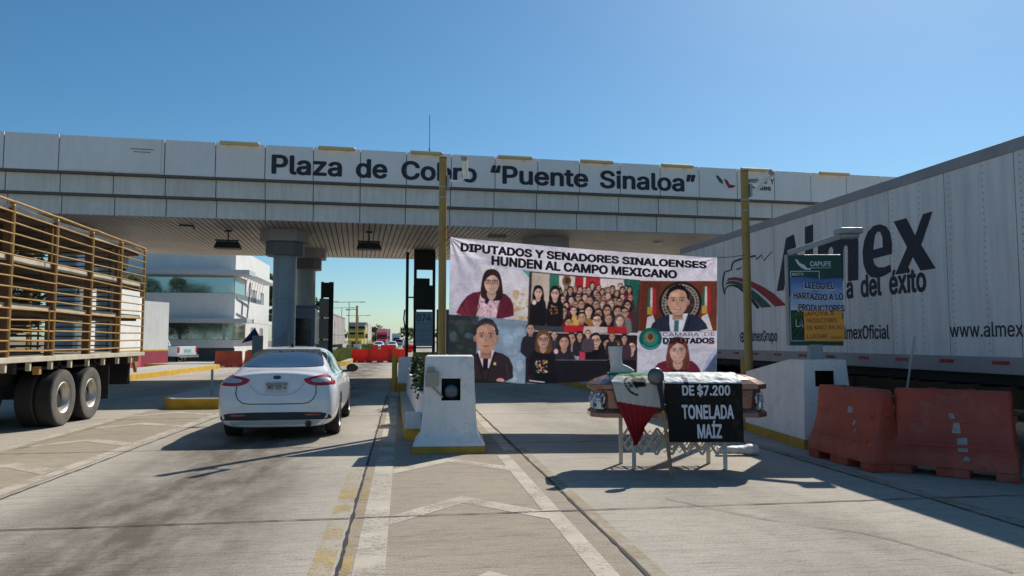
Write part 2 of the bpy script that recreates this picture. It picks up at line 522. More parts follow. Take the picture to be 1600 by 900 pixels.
# ------------------------------------------------------------------ printed pictures (flat prints on cloth and boards)
class Canvas:
    def __init__(s, w, h, bg, q=None):
        s.w, s.h = w, h
        s.a = np.zeros((h, w, 3))
        s.a[:] = bg
        s.yy, s.xx = np.mgrid[0:h, 0:w].astype(float)
        s.q = q or (lambda x, y: (x, y))
    def _put(s, m, c, al=1.0):
        c = np.asarray(c, float)
        s.a[m] = s.a[m] * (1 - al) + c * al
    def poly(s, pts, c, al=1.0, smooth=0):
        if smooth: pts = smooth_poly(pts, smooth)
        pts = [s.q(*p) for p in pts]
        xs, ys = [p[0] for p in pts], [p[1] for p in pts]
        x0, x1 = max(0, int(min(xs))), min(s.w, int(max(xs)) + 2)
        y0, y1 = max(0, int(min(ys))), min(s.h, int(max(ys)) + 2)
        if x1 <= x0 or y1 <= y0: return
        X, Y = s.xx[y0:y1, x0:x1], s.yy[y0:y1, x0:x1]
        ins = np.zeros(X.shape, bool)
        j = len(pts) - 1
        for i in range(len(pts)):
            xi, yi, xj, yj = *pts[i], *pts[j]
            c1 = (yi > Y) != (yj > Y)
            with np.errstate(divide='ignore', invalid='ignore'):
                t = (xj - xi) * (Y - yi) / (yj - yi) + xi
            ins ^= c1 & (X < t)
            j = i
        m = np.zeros((s.h, s.w), bool)
        m[y0:y1, x0:x1] = ins
        s._put(m, c, al)
    def ell(s, cx, cy, rx, ry, c, al=1.0):
        s.poly([(cx + rx * math.cos(t), cy + ry * math.sin(t)) for t in np.linspace(0, 2 * math.pi, 28)[:-1]], c, al)
    def rect(s, x0, y0, x1, y1, c, al=1.0): s.poly([(x0, y0), (x1, y0), (x1, y1), (x0, y1)], c, al)
    def line(s, pts, w, c, al=1.0):
        for (x0, y0), (x1, y1) in zip(pts, pts[1:]):
            d = math.hypot(x1 - x0, y1 - y0) or 1
            nx, ny = -(y1 - y0) / d * w / 2, (x1 - x0) / d * w / 2
            s.poly([(x0 + nx, y0 + ny), (x1 + nx, y1 + ny), (x1 - nx, y1 - ny), (x0 - nx, y0 - ny)], c, al)
    def blur(s, n=1):
        for _ in range(n):
            p = np.pad(s.a, ((1, 1), (1, 1), (0, 0)), 'edge')
            s.a = (p[1:-1, 1:-1] * 2 + p[:-2, 1:-1] + p[2:, 1:-1] + p[1:-1, :-2] + p[1:-1, 2:]) / 6
    def mottle(s, amt, grain, seed=1):
        g = np.random.default_rng(seed)
        n = np.zeros((s.h, s.w))
        for k in (12, 30, 80, 200):
            a = g.normal(size=(int(s.h / s.w * k) + 3, k + 2))
            y = np.linspace(0, a.shape[0] - 1.01, s.h); x = np.linspace(0, k + .99, s.w)
            i, j = y.astype(int), x.astype(int); fy, fx = (y - i)[:, None], (x - j)[None, :]
            n += ((a[i][:, j] * (1 - fx) + a[i][:, j + 1] * fx) * (1 - fy) + (a[i + 1][:, j] * (1 - fx) + a[i + 1][:, j + 1] * fx) * fy)
        s.a = np.clip(s.a * (1 + amt * n[..., None] * .5) + g.normal(size=(s.h, s.w, 1)) * grain, 0, 255)
    def blotch(s, x0, y0, x1, y1, cols, n, r0, r1, al=0.6, seed=1):
        g = random.Random(seed)
        for _ in range(n):
            s.ell(g.uniform(x0, x1), g.uniform(y0, y1), g.uniform(r0, r1), g.uniform(r0, r1), g.choice(cols), al)
    def at(s, u, v):
        x = np.clip(np.asarray(u) * (s.w - 1), 0, s.w - 1.001)
        y = np.clip(np.asarray(v) * (s.h - 1), 0, s.h - 1.001)
        i, j = x.astype(int), y.astype(int)
        fx, fy = (x - i)[:, None], (y - j)[:, None]
        a = s.a
        c = (a[j, i] * (1 - fx) + a[j, i + 1] * fx) * (1 - fy) + (a[j + 1, i] * (1 - fx) + a[j + 1, i + 1] * fx) * fy
        return srgb(c)
def printed(o, canvas, nu, nv):
    me = o.data
    a = me.color_attributes.new('print', 'FLOAT_COLOR', 'POINT')
    jj, ii = np.mgrid[0:nv + 1, 0:nu + 1]
    c = canvas.at(ii.ravel() / nu, jj.ravel() / nv)
    rgba = np.ones((len(c), 4), np.float32)
    rgba[:, :3] = c
    a.data.foreach_set('color', rgba.ravel())
# ================================================================== GROUND AND ROAD
def concrete_mat():
    m, nt, p = new_mat('road_concrete')
    c = coord(nt)
    base = mul(nt, (0.47, 0.42, 0.345), ramp(nt, noise(nt, c, 0.35, 6, 0.6), [(0.3, 0.80), (0.7, 1.06)]))
    base = mul(nt, base, ramp(nt, noise(nt, c, 1.0, 8, 0.75, (0.6, 9, 1), (0, 0, R(2))), [(0.36, 0.86), (0.52, 1.0)]))
    base = mul(nt, base, ramp(nt, noise(nt, c, 1.0, 6, 0.85, (2.2, 36, 1), (0, 0, R(2))), [(0.37, 0.48), (0.46, 1.0)]))
    base = mul(nt, base, ramp(nt, noise(nt, c, 1.0, 5, 0.85, (4, 80, 1), (0, 0, R(2))), [(0.36, 0.42), (0.445, 1.0), (0.7, 1.1)]))
    base = mul(nt, base, ramp(nt, noise(nt, c, 60, 4, 0.8), [(0.32, 0.45), (0.46, 1.0), (0.72, 1.25)]))
    base = mul(nt, base, ramp(nt, noise(nt, c, 3.2, 9, 0.75), [(0.62, 1.0), (0.76, 0.72)]))
    # oil and rubber darkening along the middle of each lane
    sep = nt.nodes.new('ShaderNodeSeparateXYZ')
    nt.links.new(c, sep.inputs[0])
    tot = None
    for cx, hw, st in ((-2.2, 1.75, 0.95), (3.4, 1.4, 0.34), (-7.6, 1.3, 0.3)):
        a = nt.nodes.new('ShaderNodeMath'); a.operation = 'SUBTRACT'; a.inputs[1].default_value = cx
        nt.links.new(sep.outputs[0], a.inputs[0])
        b = nt.nodes.new('ShaderNodeMath'); b.operation = 'ABSOLUTE'
        nt.links.new(a.outputs[0], b.inputs[0])
        d = nt.nodes.new('ShaderNodeMapRange'); d.interpolation_type = 'SMOOTHSTEP'
        d.inputs[1].default_value = 0.15; d.inputs[2].default_value = hw
        d.inputs[3].default_value = st; d.inputs[4].default_value = 0.0
        nt.links.new(b.outputs[0], d.inputs[0])
        if tot is None: tot = d.outputs[0]
        else:
            e = nt.nodes.new('ShaderNodeMath'); e.operation = 'ADD'
            nt.links.new(tot, e.inputs[0]); nt.links.new(d.outputs[0], e.inputs[1])
            tot = e.outputs[0]
    # the slabs between the lanes were poured separately, in a browner concrete
    for x0, x1 in ((-0.43, 1.64), (-5.6, -3.95)):
        lo_ = nt.nodes.new('ShaderNodeMath'); lo_.operation = 'GREATER_THAN'; lo_.inputs[1].default_value = x0
        hi_ = nt.nodes.new('ShaderNodeMath'); hi_.operation = 'LESS_THAN'; hi_.inputs[1].default_value = x1
        an_ = nt.nodes.new('ShaderNodeMath'); an_.operation = 'MULTIPLY'
        nt.links.new(sep.outputs[0], lo_.inputs[0]); nt.links.new(sep.outputs[0], hi_.inputs[0])
        nt.links.new(lo_.outputs[0], an_.inputs[0]); nt.links.new(hi_.outputs[0], an_.inputs[1])
        base = mul(nt, base, (0.82, 0.77, 0.71), an_.outputs[0])
    patches = ramp(nt, noise(nt, c, 1.0, 6, 0.65, (1.3, 0.45, 1)), [(0.36, 0.32), (0.62, 1.4)])
    f = nt.nodes.new('ShaderNodeMath'); f.operation = 'MULTIPLY'; f.use_clamp = True
    nt.links.new(tot, f.inputs[0]); nt.links.new(patches, f.inputs[1])
    base = mul(nt, base, (0.34, 0.32, 0.30), f.outputs[0])
    nt.links.new(base, p.inputs['Base Color'])
    p.inputs['Roughness'].default_value = 0.88
    p.inputs['Specular IOR Level'].default_value = 0.25
    h = noise(nt, c, 1.0, 5, 0.8, (7, 40, 1), (0, 0, R(2)))
    b1 = nt.nodes.new('ShaderNodeBump'); b1.inputs['Strength'].default_value = 0.5; b1.inputs['Distance'].default_value = 0.012
    nt.links.new(h, b1.inputs['Height'])
    b2 = nt.nodes.new('ShaderNodeBump'); b2.inputs['Strength'].default_value = 0.7; b2.inputs['Distance'].default_value = 0.006
    nt.links.new(noise(nt, c, 70, 3, 0.7), b2.inputs['Height'])
    nt.links.new(b1.outputs[0], b2.inputs['Normal'])
    nt.links.new(b2.outputs[0], p.inputs['Normal'])
    return m
def paint_mat(name, col, keep=0.55, fine=22, lo=0.4, hi=0.62):
    m, nt, p = new_mat(name)
    c = coord(nt)
    base = mul(nt, tuple(col), ramp(nt, noise(nt, c, 2.2, 6, 0.7), [(0.3, 0.72), (0.7, 1.05)]))
    base = mul(nt, base, ramp(nt, noise(nt, c, 1.0, 6, 0.8, (2.0, 30, 1)), [(0.34, 0.62), (0.48, 1.0)]))
    nt.links.new(base, p.inputs['Base Color'])
    p.inputs['Roughness'].default_value = 0.85
    n1 = noise(nt, c, fine, 7, 0.75)
    n2 = noise(nt, c, 1.7, 4, 0.6)
    a = nt.nodes.new('ShaderNodeMath'); a.operation = 'ADD'
    nt.links.new(n1, a.inputs[0]); nt.links.new(n2, a.inputs[1])
    k = ramp(nt, a.outputs[0], [(lo, 0.0), (hi, keep)])
    a.use_clamp = False
    h = nt.nodes.new('ShaderNodeMath'); h.operation = 'MULTIPLY'; h.inputs[1].default_value = 0.5
    nt.links.new(a.outputs[0], h.inputs[0])
    r = [x for x in nt.nodes if x.type == 'VALTORGB'][-1]
    nt.links.new(h.outputs[0], r.inputs[0])
    nt.links.new(r.outputs[0], p.inputs['Alpha'])
    return m
MAT['road'] = concrete_mat()
MAT['line_white'] = paint_mat('line_white', (0.68, 0.60, 0.48), 0.80, 26, 0.36, 0.50)
MAT['line_yellow'] = paint_mat('line_yellow', (0.62, 0.44, 0.16), 0.7, 46, 0.475, 0.56)
MAT['line_yellow_faint'] = paint_mat('line_yellow_faint', (0.50, 0.38, 0.20), 0.55, 14, 0.42, 0.58)
MAT['joint'] = paint_mat('joint', (0.035, 0.03, 0.026), 0.92, 25, 0.32, 0.42)
m = MB()
m.box(-1500, 1500, -600, 2500, -0.6, -0.012)
struct(m.build('ground', 'soil'))
m = MB()
m.add([(-32, -90, 0), (30, -90, 0), (30, 400, 0), (-32, 400, 0)], [(0, 1, 2, 3)])
struct(m.build('road', 'road'))

def strip(m, pts, w, z=0.004, jit=0.0, step=0.12):
    g = random.Random(len(m.v) + 3)
    pts = [Vector((p[0], p[1], 0)) for p in pts]
    path = []
    for a, b in zip(pts, pts[1:]):
        n = max(1, int((b - a).length / step)) if jit else 1
        path += [a.lerp(b, k / n) for k in range(n)]
    path.append(pts[-1])
    L, Rr = [], []
    off = 0
    for i, p in enumerate(path):
        d = (path[min(i + 1, len(path) - 1)] - path[max(i - 1, 0)]).normalized()
        q = Vector((d.y, -d.x, 0))
        off = off * 0.85 + g.uniform(-jit, jit)
        ww = w / 2 * (1 + (g.uniform(-0.45, 0.5) if jit else 0))
        L.append(p - q * ww + q * off)
        Rr.append(p + q * ww + q * off)
    n = len(path)
    m.add([(p.x, p.y, z) for p in L + Rr], [(i, n + i, n + i + 1, i + 1) for i in range(n - 1)])
m = MB()
strip(m, [(-0.215, 2), (-0.215, 25)], 0.22)
strip(m, [(1.37, 2), (1.37, 10.2)], 0.16)
strip(m, [(1.52, 10.6), (1.60, 24)], 0.15)
for v in (5.05, 7.52, 9.98):
    m.add([(-0.1, v - 1.0, .004), (0.6, v - 0.22, .004), (1.29, v - 0.98, .004), (1.29, v - 0.66, .004), (0.6, v + 0.1, .004), (-0.1, v - 0.68, .004)], [(0, 1, 4, 5), (1, 2, 3, 4)])
strip(m, [(-4.22, 4), (-3.86, 17.6)], 0.17)
strip(m, [(-5.66, 4), (-5.66, 17.8)], 0.13)
for v in (7.9, 10.35, 12.75, 15.1, 17.3):
    x1 = -4.30 + 0.026 * (v - 4)
    m.add([(-5.58, v - 0.95, .004), (-4.87, v - 0.2, .004), (x1, v - 0.85, .004), (x1, v - 0.5, .004), (-4.87, v + 0.12, .004), (-5.58, v - 0.7, .004)], [(0, 1, 4, 5), (1, 2, 3, 4)])
struct(m.build('road_marking', 'line_white', fix=False))
m = MB()
strip(m, [(-0.54, 2), (-0.54, 9.4)], 0.16, 0.004)
strip(m, [(-0.375, 2), (-0.365, 9.0)], 0.07, 0.0055)
struct(m.build('yellow_marking', 'line_yellow', fix=False))
m = MB()
strip(m, [(1.72, 2), (1.72, 10.9)], 0.12, 0.004)
strip(m, [(-5.50, 4), (-5.50, 16)], 0.12, 0.004)
strip(m, [(5.32, 2), (5.32, 16)], 0.14, 0.004)
struct(m.build('yellow_marking', 'line_yellow_faint', fix=False))
m = MB()
strip(m, [(-0.43, 2), (-0.43, 22)], 0.026, 0.008, 0.004)
strip(m, [(1.64, 2), (1.66, 22)], 0.026, 0.008, 0.004)
strip(m, [(-4.03, 3.5), (-3.7, 17)], 0.02, 0.008, 0.006)
strip(m, [(5.18, 2), (5.2, 18)], 0.022, 0.008, 0.006)
strip(m, [(-9.5, 3.5), (-9.5, 22)], 0.02, 0.008, 0.006)
for v in (2.3, 6.82, 11.35, 15.9, 20.4, 25.0):
    strip(m, [(-12, v - 0.12), (-4, v - 0.02), (0, v), (5.2, v + 0.02), (9, v)], 0.022, 0.0075, 0.003)
strip(m, [(2.6, 7.2), (3.0, 6.4), (3.7, 5.7), (4.1, 4.6)], 0.010, 0.008, 0.02)
struct(m.build('road_joint', 'joint', fix=False))

# ------------------------------------------------------------------ kerbed islands
def island(poly, h, name='traffic_island', top='concrete_top', side='kerb_yellow'):
    m = MB()
    n = len(poly)
    inn = []
    c = Vector((sum(p[0] for p in poly) / n, sum(p[1] for p in poly) / n, 0))
    b = 0.03
    v = [(p[0], p[1], -0.01) for p in poly] + [(p[0], p[1], h - b) for p in poly]
    for p in poly:
        d = (c - Vector((p[0], p[1], 0))).normalized()
        inn.append((p[0] + d.x * b, p[1] + d.y * b, h))
    v += inn
    m.add(v, [(i, (i + 1) % n, n + (i + 1) % n, n + i) for i in range(n)] + [(n + i, n + (i + 1) % n, 2 * n + (i + 1) % n, 2 * n + i) for i in range(n)])
    m.cur = 1
    m.add(inn, [tuple(range(n))])
    return struct(m.build(name, [side, top]))
island([(-5.52, 18.5), (-5.2, 18.0), (-4.1, 18.0), (-3.72, 18.4), (-3.55, 21), (-3.55, 38), (-5.6, 38), (-5.6, 21)], 0.24)
island([(0.04, 12.2), (0.25, 11.9), (0.92, 11.9), (1.08, 12.6), (1.28, 15), (1.42, 20), (1.5, 40), (-0.1, 40), (-0.1, 24)], 0.18)
island([(5.85, 12.6), (6.9, 12.4), (6.95, 40), (5.75, 40)], 0.18)
island([(-12.9, 24), (-10.9, 26), (-10.45, 34), (-10.1, 43.6), (-10.6, 44.2), (-12.9, 44)], 0.24)
island([(-16, 46.5), (-10.8, 46.9), (-9.2, 47.2), (-9.0, 48), (-9.6, 49), (-16, 52)], 0.2)
island([(-3.5, 47), (-3.3, 48), (-3.55, 56), (-3.9, 110), (-5.2, 110), (-5.2, 46), (-4.2, 45)], 0.3, side='kerb_yellow')

# ================================================================== TOLL CANOPY
GO, GR = Vector((-4.2, 24.7, 0)), R(3.36)
canopy = thing('toll_canopy', 'long pale grey panelled canopy spanning the lanes, lettered on its fascia', 'toll canopy', GO, GR)
GM = Matrix.Translation(GO) @ Matrix.Rotation(GR, 4, 'Z')
GI = GM.inverted()
def GL(px, py, y=0.0):
    n = GM.to_3x3() @ Vector((0, 1, 0))
    return GI @ on_plane(px, py, GM @ Vector((0, y, 0)), n)
xa, xb = GL(414, 260).x, GL(1152, 290).x
PW = (xb - xa) / 11
X0, X1 = -14.0, 27.0
DEP = 11.6
k0 = math.ceil((X0 - xa) / PW)
joints = [xa + PW * k for k in range(k0, int((X1 - xa) / PW) + 1)]
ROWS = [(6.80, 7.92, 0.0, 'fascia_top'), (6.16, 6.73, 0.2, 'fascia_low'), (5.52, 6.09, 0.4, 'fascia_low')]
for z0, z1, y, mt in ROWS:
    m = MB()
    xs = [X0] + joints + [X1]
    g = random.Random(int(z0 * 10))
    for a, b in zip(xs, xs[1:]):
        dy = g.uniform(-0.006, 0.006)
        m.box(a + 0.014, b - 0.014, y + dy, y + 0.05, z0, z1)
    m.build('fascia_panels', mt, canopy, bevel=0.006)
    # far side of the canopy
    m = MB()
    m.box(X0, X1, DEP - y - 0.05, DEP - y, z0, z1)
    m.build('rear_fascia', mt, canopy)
m = MB()
m.box(X0, X1, 0.06, DEP - 0.06, 6.75, 7.86)
m.box(X0, X1, 0.26, DEP - 0.26, 6.11, 6.75)
m.box(X0, X1, 0.46, DEP - 0.46, 5.56, 6.11)
m.build('roof_core', 'roof_grey', canopy)
m = MB()
m.box(X0, X1, 0.03, 0.30, 6.735, 6.79)
m.box(X0, X1, 0.23, 0.50, 6.095, 6.15)
m.build('ledge', 'lip_dark', canopy)
m = MB()
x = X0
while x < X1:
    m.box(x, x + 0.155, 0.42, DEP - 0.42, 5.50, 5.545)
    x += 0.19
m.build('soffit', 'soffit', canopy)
# columns with two-tier caps
def column(x, y):
    c = MB()
    prof, z = [], 0.2
    for zt in (1.62, 3.05, 4.75):
        prof += [(z + 0.015, 0.41), (zt - 0.015, 0.41), (zt - 0.012, 0.385), (zt + 0.012, 0.385)]
        z = zt
    c.lathe([(0.15, 0.41)] + prof, 28, T=Matrix.Translation((x, y, 0)))
    co = c.build('column', 'column_blue', canopy, smooth=True)
    def tier(r, z0, z1):
        q = MB()
        ring = lambda z, rr: [(x + rr * a, y + rr * b, z) for a, b in ((-.55, -1), (.55, -1), (1, -.55), (1, .55), (.55, 1), (-.55, 1), (-1, .55), (-1, -.55))]
        q.rings([ring(z0, r), ring(z1, r)])
        return q
    tier(0.64, 4.62, 5.08).build('capital', 'column_cap_dark', co)
    tier(0.83, 5.09, 5.5).build('capital', 'column_cap', co)
for x, y in ((0.12, 3.0), (0.5, 8.3), (-7.15, 3.0), (-7.35, 8.3), (9.85, 3.0), (9.85, 8.3), (-13, 3), (18.5, 3), (18.5, 8.3)):
    column(x, y)
# lettering
for wd, p0, p1 in (('Plaza', 424, 534), ('de', 556, 605), ('Cobro', 627, 745), ('“Puente', 766, 919), ('Sinaloa”', 937, 1087)):
    x0_, x1_ = GL(p0, 270).x, GL(p1, 290).x
    m = MB()
    text_into(m, wd, (x0_, -0.013, 7.0), (1, 0, 0), (0, 0, 1), x1_ - x0_, 0.62, 0.026)
    m.build('lettering', 'ink_navy', canopy, fix=False)
m = MB()
a = GL(1160, 280).x
text_into(m, 'Caminos  Y', (a, -0.013, 7.42), (1, 0, 0), (0, 0, 1), 1.3, 0.19, 0.02)
m.build('lettering', 'ink_navy', canopy, fix=False)
m = MB()
text_into(m, 'Puentes', (a + 0.1, -0.013, 7.16), (1, 0, 0), (0, 0, 1), 1.05, 0.19, 0.03)
m.build('lettering', 'ink_navy', canopy, fix=False)
a = GL(1118, 280).x
for col, pts in (('ink_green', [(0, .52), (.12, .50), (.27, .34), (.30, .20), (.16, .27), (.08, .38)]), ('ink_white', [(.27, .36), (.36, .16), (.5, .04), (.62, 0.0), (.45, .0), (.30, .12)]), ('ink_red', [(.34, .40), (.46, .36), (.56, .2), (.80, .17), (.70, .08), (.52, .06), (.42, .2)])):
    m = MB()
    m.prism([(a + p[0], 7.12 + p[1]) for p in pts], -0.012, -0.008, 'y')
    m.build('bird_emblem', col, canopy)
m = MB()
a0, a1 = GL(97, 240).x, GL(252, 240).x
m.box(a0, a1, -0.035, -0.008, 6.83, 7.9)
nb = m.build('notice_board', 'fascia_top', canopy, bevel=0.005)
m = MB()
t = GL(204, 233)
m.box(t.x, t.x + 0.68, -0.040, -0.0365, t.z - 0.01, t.z + 0.022)
m.box(t.x + 0.1, t.x + 0.6, -0.040, -0.0365, t.z - 0.1, t.z - 0.07)
m.build('small_print', 'roof_grey', nb)

# fixtures on and under the canopy
words = ['above the blank panel left of the word Plaza', 'above the end of the word Plaza', 'above the gap behind the left yellow pole', 'above the opening quotation mark', 'between the words Puente and Sinaloa', 'above the closing quotation mark', 'above the right yellow pole', 'farthest right, just before the white trailer roof']
for (p0, p1), wd in zip(((343, 405), (497, 555), (641, 692), (778, 832), (907, 958), (1033, 1083), (1157, 1205), (1279, 1326)), words):
    a, b = GL(p0, 240, -0.15).x, GL(p1, 240, -0.15).x
    t = thing('tube_light', 'cream tube light on the fascia top, ' + wd, 'tube light', GM @ Vector(((a + b) / 2, -0.15, 7.88)), GR, 'tube lights along the fascia top')
    h = (b - a) / 2
    m = MB()
    m.tube([(-h, 0, 0), (-h + .03, 0, 0), (h - .03, 0, 0), (h, 0, 0)], [0.045, 0.07, 0.07, 0.045], 10)
    m.build('housing', 'light_tube', t, smooth=True)
    for s in (-0.6, 0.6):
        m = MB(); m.box(s * h - .03, s * h + .03, 0.06, 0.16, -0.03, 0.03); m.build('bracket', 'galv', t)
def hang_lamp(px, py, lab):
    p = on_plane(px, py, (0, 0, 5.5), (0, 0, 1))
    t = thing('hanging_lamp', lab, 'hanging lamp', p, GR, 'lamps hanging under the canopy')
    m = MB()
    m.tube([(0, 0, 0), (0, 0, -0.42)], 0.022, 8)
    m.box(-.12, .12, -.06, .06, -.05, 0)
    m.build('stem', 'trim_black', t)
    m = MB()
    m.rings([[(-.36, -.2, -.42), (.36, -.2, -.42), (.36, .2, -.42), (-.36, .2, -.42)], [(-.45, -.28, -.66), (.45, -.28, -.66), (.45, .28, -.66), (-.45, .28, -.66)]])
    m.box(-.4, .4, -.24, -.22, -.42, -.36)
    m.build('lamp_shade', 'trim_black', t, bevel=.01)
hang_lamp(357, 360, 'dark hanging lamp under the canopy left of the thick columns')
hang_lamp(577, 362, 'dark hanging lamp under the canopy right of the thick columns')
p = on_plane(1028, 378, (0, 0, 5.5), (0, 0, 1))
t = thing('ceiling_lamp', 'small pale round ceiling lamp above the banner top', 'ceiling lamp', p)
m = MB(); m.lathe([(0, 0.20), (-.05, 0.2), (-.09, .16), (-.1, 0)], 20); m.build('diffuser', 'white_paint', t, smooth=True)
m = MB(); m.lathe([(0, 0.22), (-.02, .22), (-.02, .2)], 20); m.build('rim', 'galv', t)
p = on_plane(776, 368, (0, 0, 5.5), (0, 0, 1))
m = MB()
for k in range(6): m.box(p.x - .28 + .1 * k, p.x - .22 + .1 * k, p.y - .2, p.y + .2, 5.44, 5.495)
m.box(p.x - .32, p.x + .34, p.y - .22, p.y - .2, 5.44, 5.495)
m.box(p.x - .32, p.x + .34, p.y + .2, p.y + .22, 5.44, 5.495)
tag(m.build('ceiling_vent', 'roof_grey'), 'dark slatted vent in the soffit beside the banner corner', 'vent')
p = on_plane(280, 350, (0, 0, 5.5), (0, 0, 1))
m = MB(); m.tube([(p.x, p.y, 5.46), (p.x + .45, p.y, 5.45), (p.x + .5, p.y - .05, 5.34)], .03, 8)
tag(m.build('cable_conduit', 'trim_black', smooth=True), 'short dark bent conduit on the soffit at the left', 'conduit')
a = GL(671, 240, 2)
p = GM @ Vector((a.x, 2, 7.86))
m = MB(); m.tube([p, p + Vector((0, 0, .75))], .022, 6); m.tube([p + Vector((0, 0, .75)), p + Vector((0, 0, 2.0))], .010, 6)
tag(m.build('radio_antenna', 'trim_black'), 'thin black whip antenna standing on the canopy roof', 'antenna')

# ================================================================== FRONT PILLARS
t = thing('concrete_pillar', 'white tapered concrete pillar with round signal in a square hole, behind yellow kerb line', 'concrete pillar', (0.68, 10.95, 0), R(-4))
def ring4(hw, y0, y1, z): return [(-hw, y0, z), (hw, y0, z), (hw, y1, z), (-hw, y1, z)]
m = MB()
m.rings([ring4(.515, -.49, .5, -.01), ring4(.515, -.49, .5, .095)])
m.build('painted_base', 'yellow_paint', t, bevel=.012)
m = MB()
secs = [(.505, -.48, .5, .096), (.50, -.47, .5, .125), (.44, -.38, .5, .20), (.405, -.345, .5, .30), (.385, -.32, .49, .48), (.36, -.29, .47, .95), (.345, -.275, .46, 1.335), (.335, -.265, .45, 1.35)]
m.rings([ring4(*s) for s in secs])
body = m.build('pillar_body', 'white_paint', t, smooth=True, bevel=.012)
cut = MB(); cut.cur = 1; cut.box(-.11, .16, -.6, .02, .72, 1.03)
co = cut.build('cut', ['white_paint', 'black'])
co.parent = t
body.data.materials.append(MAT['black'])
md = body.modifiers.new('b', 'BOOLEAN'); md.object = co; md.operation = 'DIFFERENCE'; md.solver = 'EXACT'
bake(body)
bpy.data.objects.remove(co)
m = MB(); m.lathe([(-.25, .0), (-.255, .06), (-.24, .10), (-.2, .105), (-.1, .105)], 24, 'Y', Matrix.Translation((.03, 0.05, .835)))
MAT['lens_dark'] = M('lens_dark', (.06, .09, .14), .25, coat=.6)
m.build('signal_lens', 'lens_dark', t, smooth=True)
m = MB(); m.box(-.325, -.155, -.375, -.30, .93, 1.12); m.box(-.335, -.145, -.385, -.372, .92, 1.13); m.box(-.31, -.21, -.36, -.30, 1.12, 1.19)
m.build('junction_box', 'conduit', t, bevel=.008)
m = MB(); m.tube([(-.24, -.34, .93), (-.22, -.345, .90), (-.12, -.345, .80), (-.09, -.33, .77)], .014, 8)
m.build('cable', 'conduit', t, smooth=True)

t = thing('concrete_pillar', 'broad white concrete block with sloping back and square hole, under the green sign', 'concrete pillar', (5.75, 10.15, 0), 0)
m = MB()
side = [(0, 1.29), (.72, 1.29), (2.3, 1.02), (2.35, .13), (0, .13)]
L = [(0.10, 0, 1.29), (0.07, .62, 1.29), (.20, 2.25, 1.02), (.20, 2.3, .132), (0, 0, .132)]
Rt = [(.68, -.05, 1.29), (.70, .62, 1.29), (.75, 2.25, 1.02), (.80, 2.3, .132), (.80, -.06, .132)]
L = [(0.035, 0.0, 1.29), (0.045, .42, 1.29), (.20, 2.2, 1.03), (.22, 2.3, .132), (0, -.03, .132)]
m.add(L + Rt, [(0, 1, 2, 3, 4), (9, 8, 7, 6, 5), (0, 5, 6, 1), (1, 6, 7, 2), (2, 7, 8, 3), (3, 8, 9, 4), (4, 9, 5, 0)])
body = m.build('block_body', 'white_paint', t, bevel=.014)
cut = MB(); cut.cur = 1; cut.box(.2, .48, -.4, .22, .9, 1.13)
co = cut.build('cut', ['white_paint', 'black']); co.parent = t
body.data.materials.append(MAT['black'])
md = body.modifiers.new('b', 'BOOLEAN'); md.object = co; md.operation = 'DIFFERENCE'; md.solver = 'EXACT'
bake(body)
bpy.data.objects.remove(co)
m = MB()
m.prism([(-.012, -.045), (.208, 2.31), (.81, 2.31), (.812, -.075)], -.01, .13, 'z')
m.build('painted_base', 'yellow_paint', t, bevel=.01)

# rear pillar and planter wall of the middle island
t = thing('concrete_pillar', 'small white pillar with yellow foot at the far end of the planter', 'concrete pillar', (0.2, 21, 0.18))
m = MB(); m.rings([ring4(.34, -.3, .3, .22), ring4(.31, -.27, .27, .9), ring4(.29, -.25, .25, .93)]); m.build('pillar_body', 'white_paint', t, bevel=.015)
m = MB(); m.rings([ring4(.36, -.32, .32, -.02), ring4(.36, -.32, .32, .22)]); m.build('painted_base', 'yellow_paint', t, bevel=.01)
m = MB(); m.tube([(-.42, -.1, -.02), (-.42, -.1, .95), (-.42, -.1, 1.0)], [.075, .075, .04], 12); m.build('bollard', 'kerb_yellow', t, smooth=True)
t = thing('planter_wall', 'low curved white planter wall behind the front pillar', 'planter', (0, 0, 0))
m = MB()
pth = [(.38, 11.5), (.27, 12.2), (.24, 13.2), (.25, 15), (.16, 18), (.1, 20.4)]
for i in range(len(pth) - 1):
    (x0, y0), (x1, y1) = pth[i], pth[i + 1]
    m.add([(x0, y0, .17), (x0 + .14, y0, .17), (x1 + .14, y1, .17), (x1, y1, .17), (x0 + .03, y0, .72), (x0 + .13, y0, .72), (x1 + .13, y1, .72), (x1 + .03, y1, .72)], [(0, 1, 2, 3), (4, 7, 6, 5), (0, 3, 7, 4), (1, 5, 6, 2), (0, 4, 5, 1), (3, 2, 6, 7)])
m.box(.93, 1.05, 13.5, 20.4, .17, .72)
m.build('wall', 'white_paint', t)
m = MB(); m.add([(.35, 11.5, .6), (.95, 11.5, .6), (.95, 20.4, .6), (.2, 20.4, .6)], [(0, 1, 2, 3)]); m.build('soil_bed', 'soil', t)
m = MB(); m.box(.05, .3, 11.95, 12.25, .17, .42); tag(m.build('concrete_step', 'white_paint', bevel=.02), 'small white concrete block on the kerb left of the front pillar', 'concrete block')

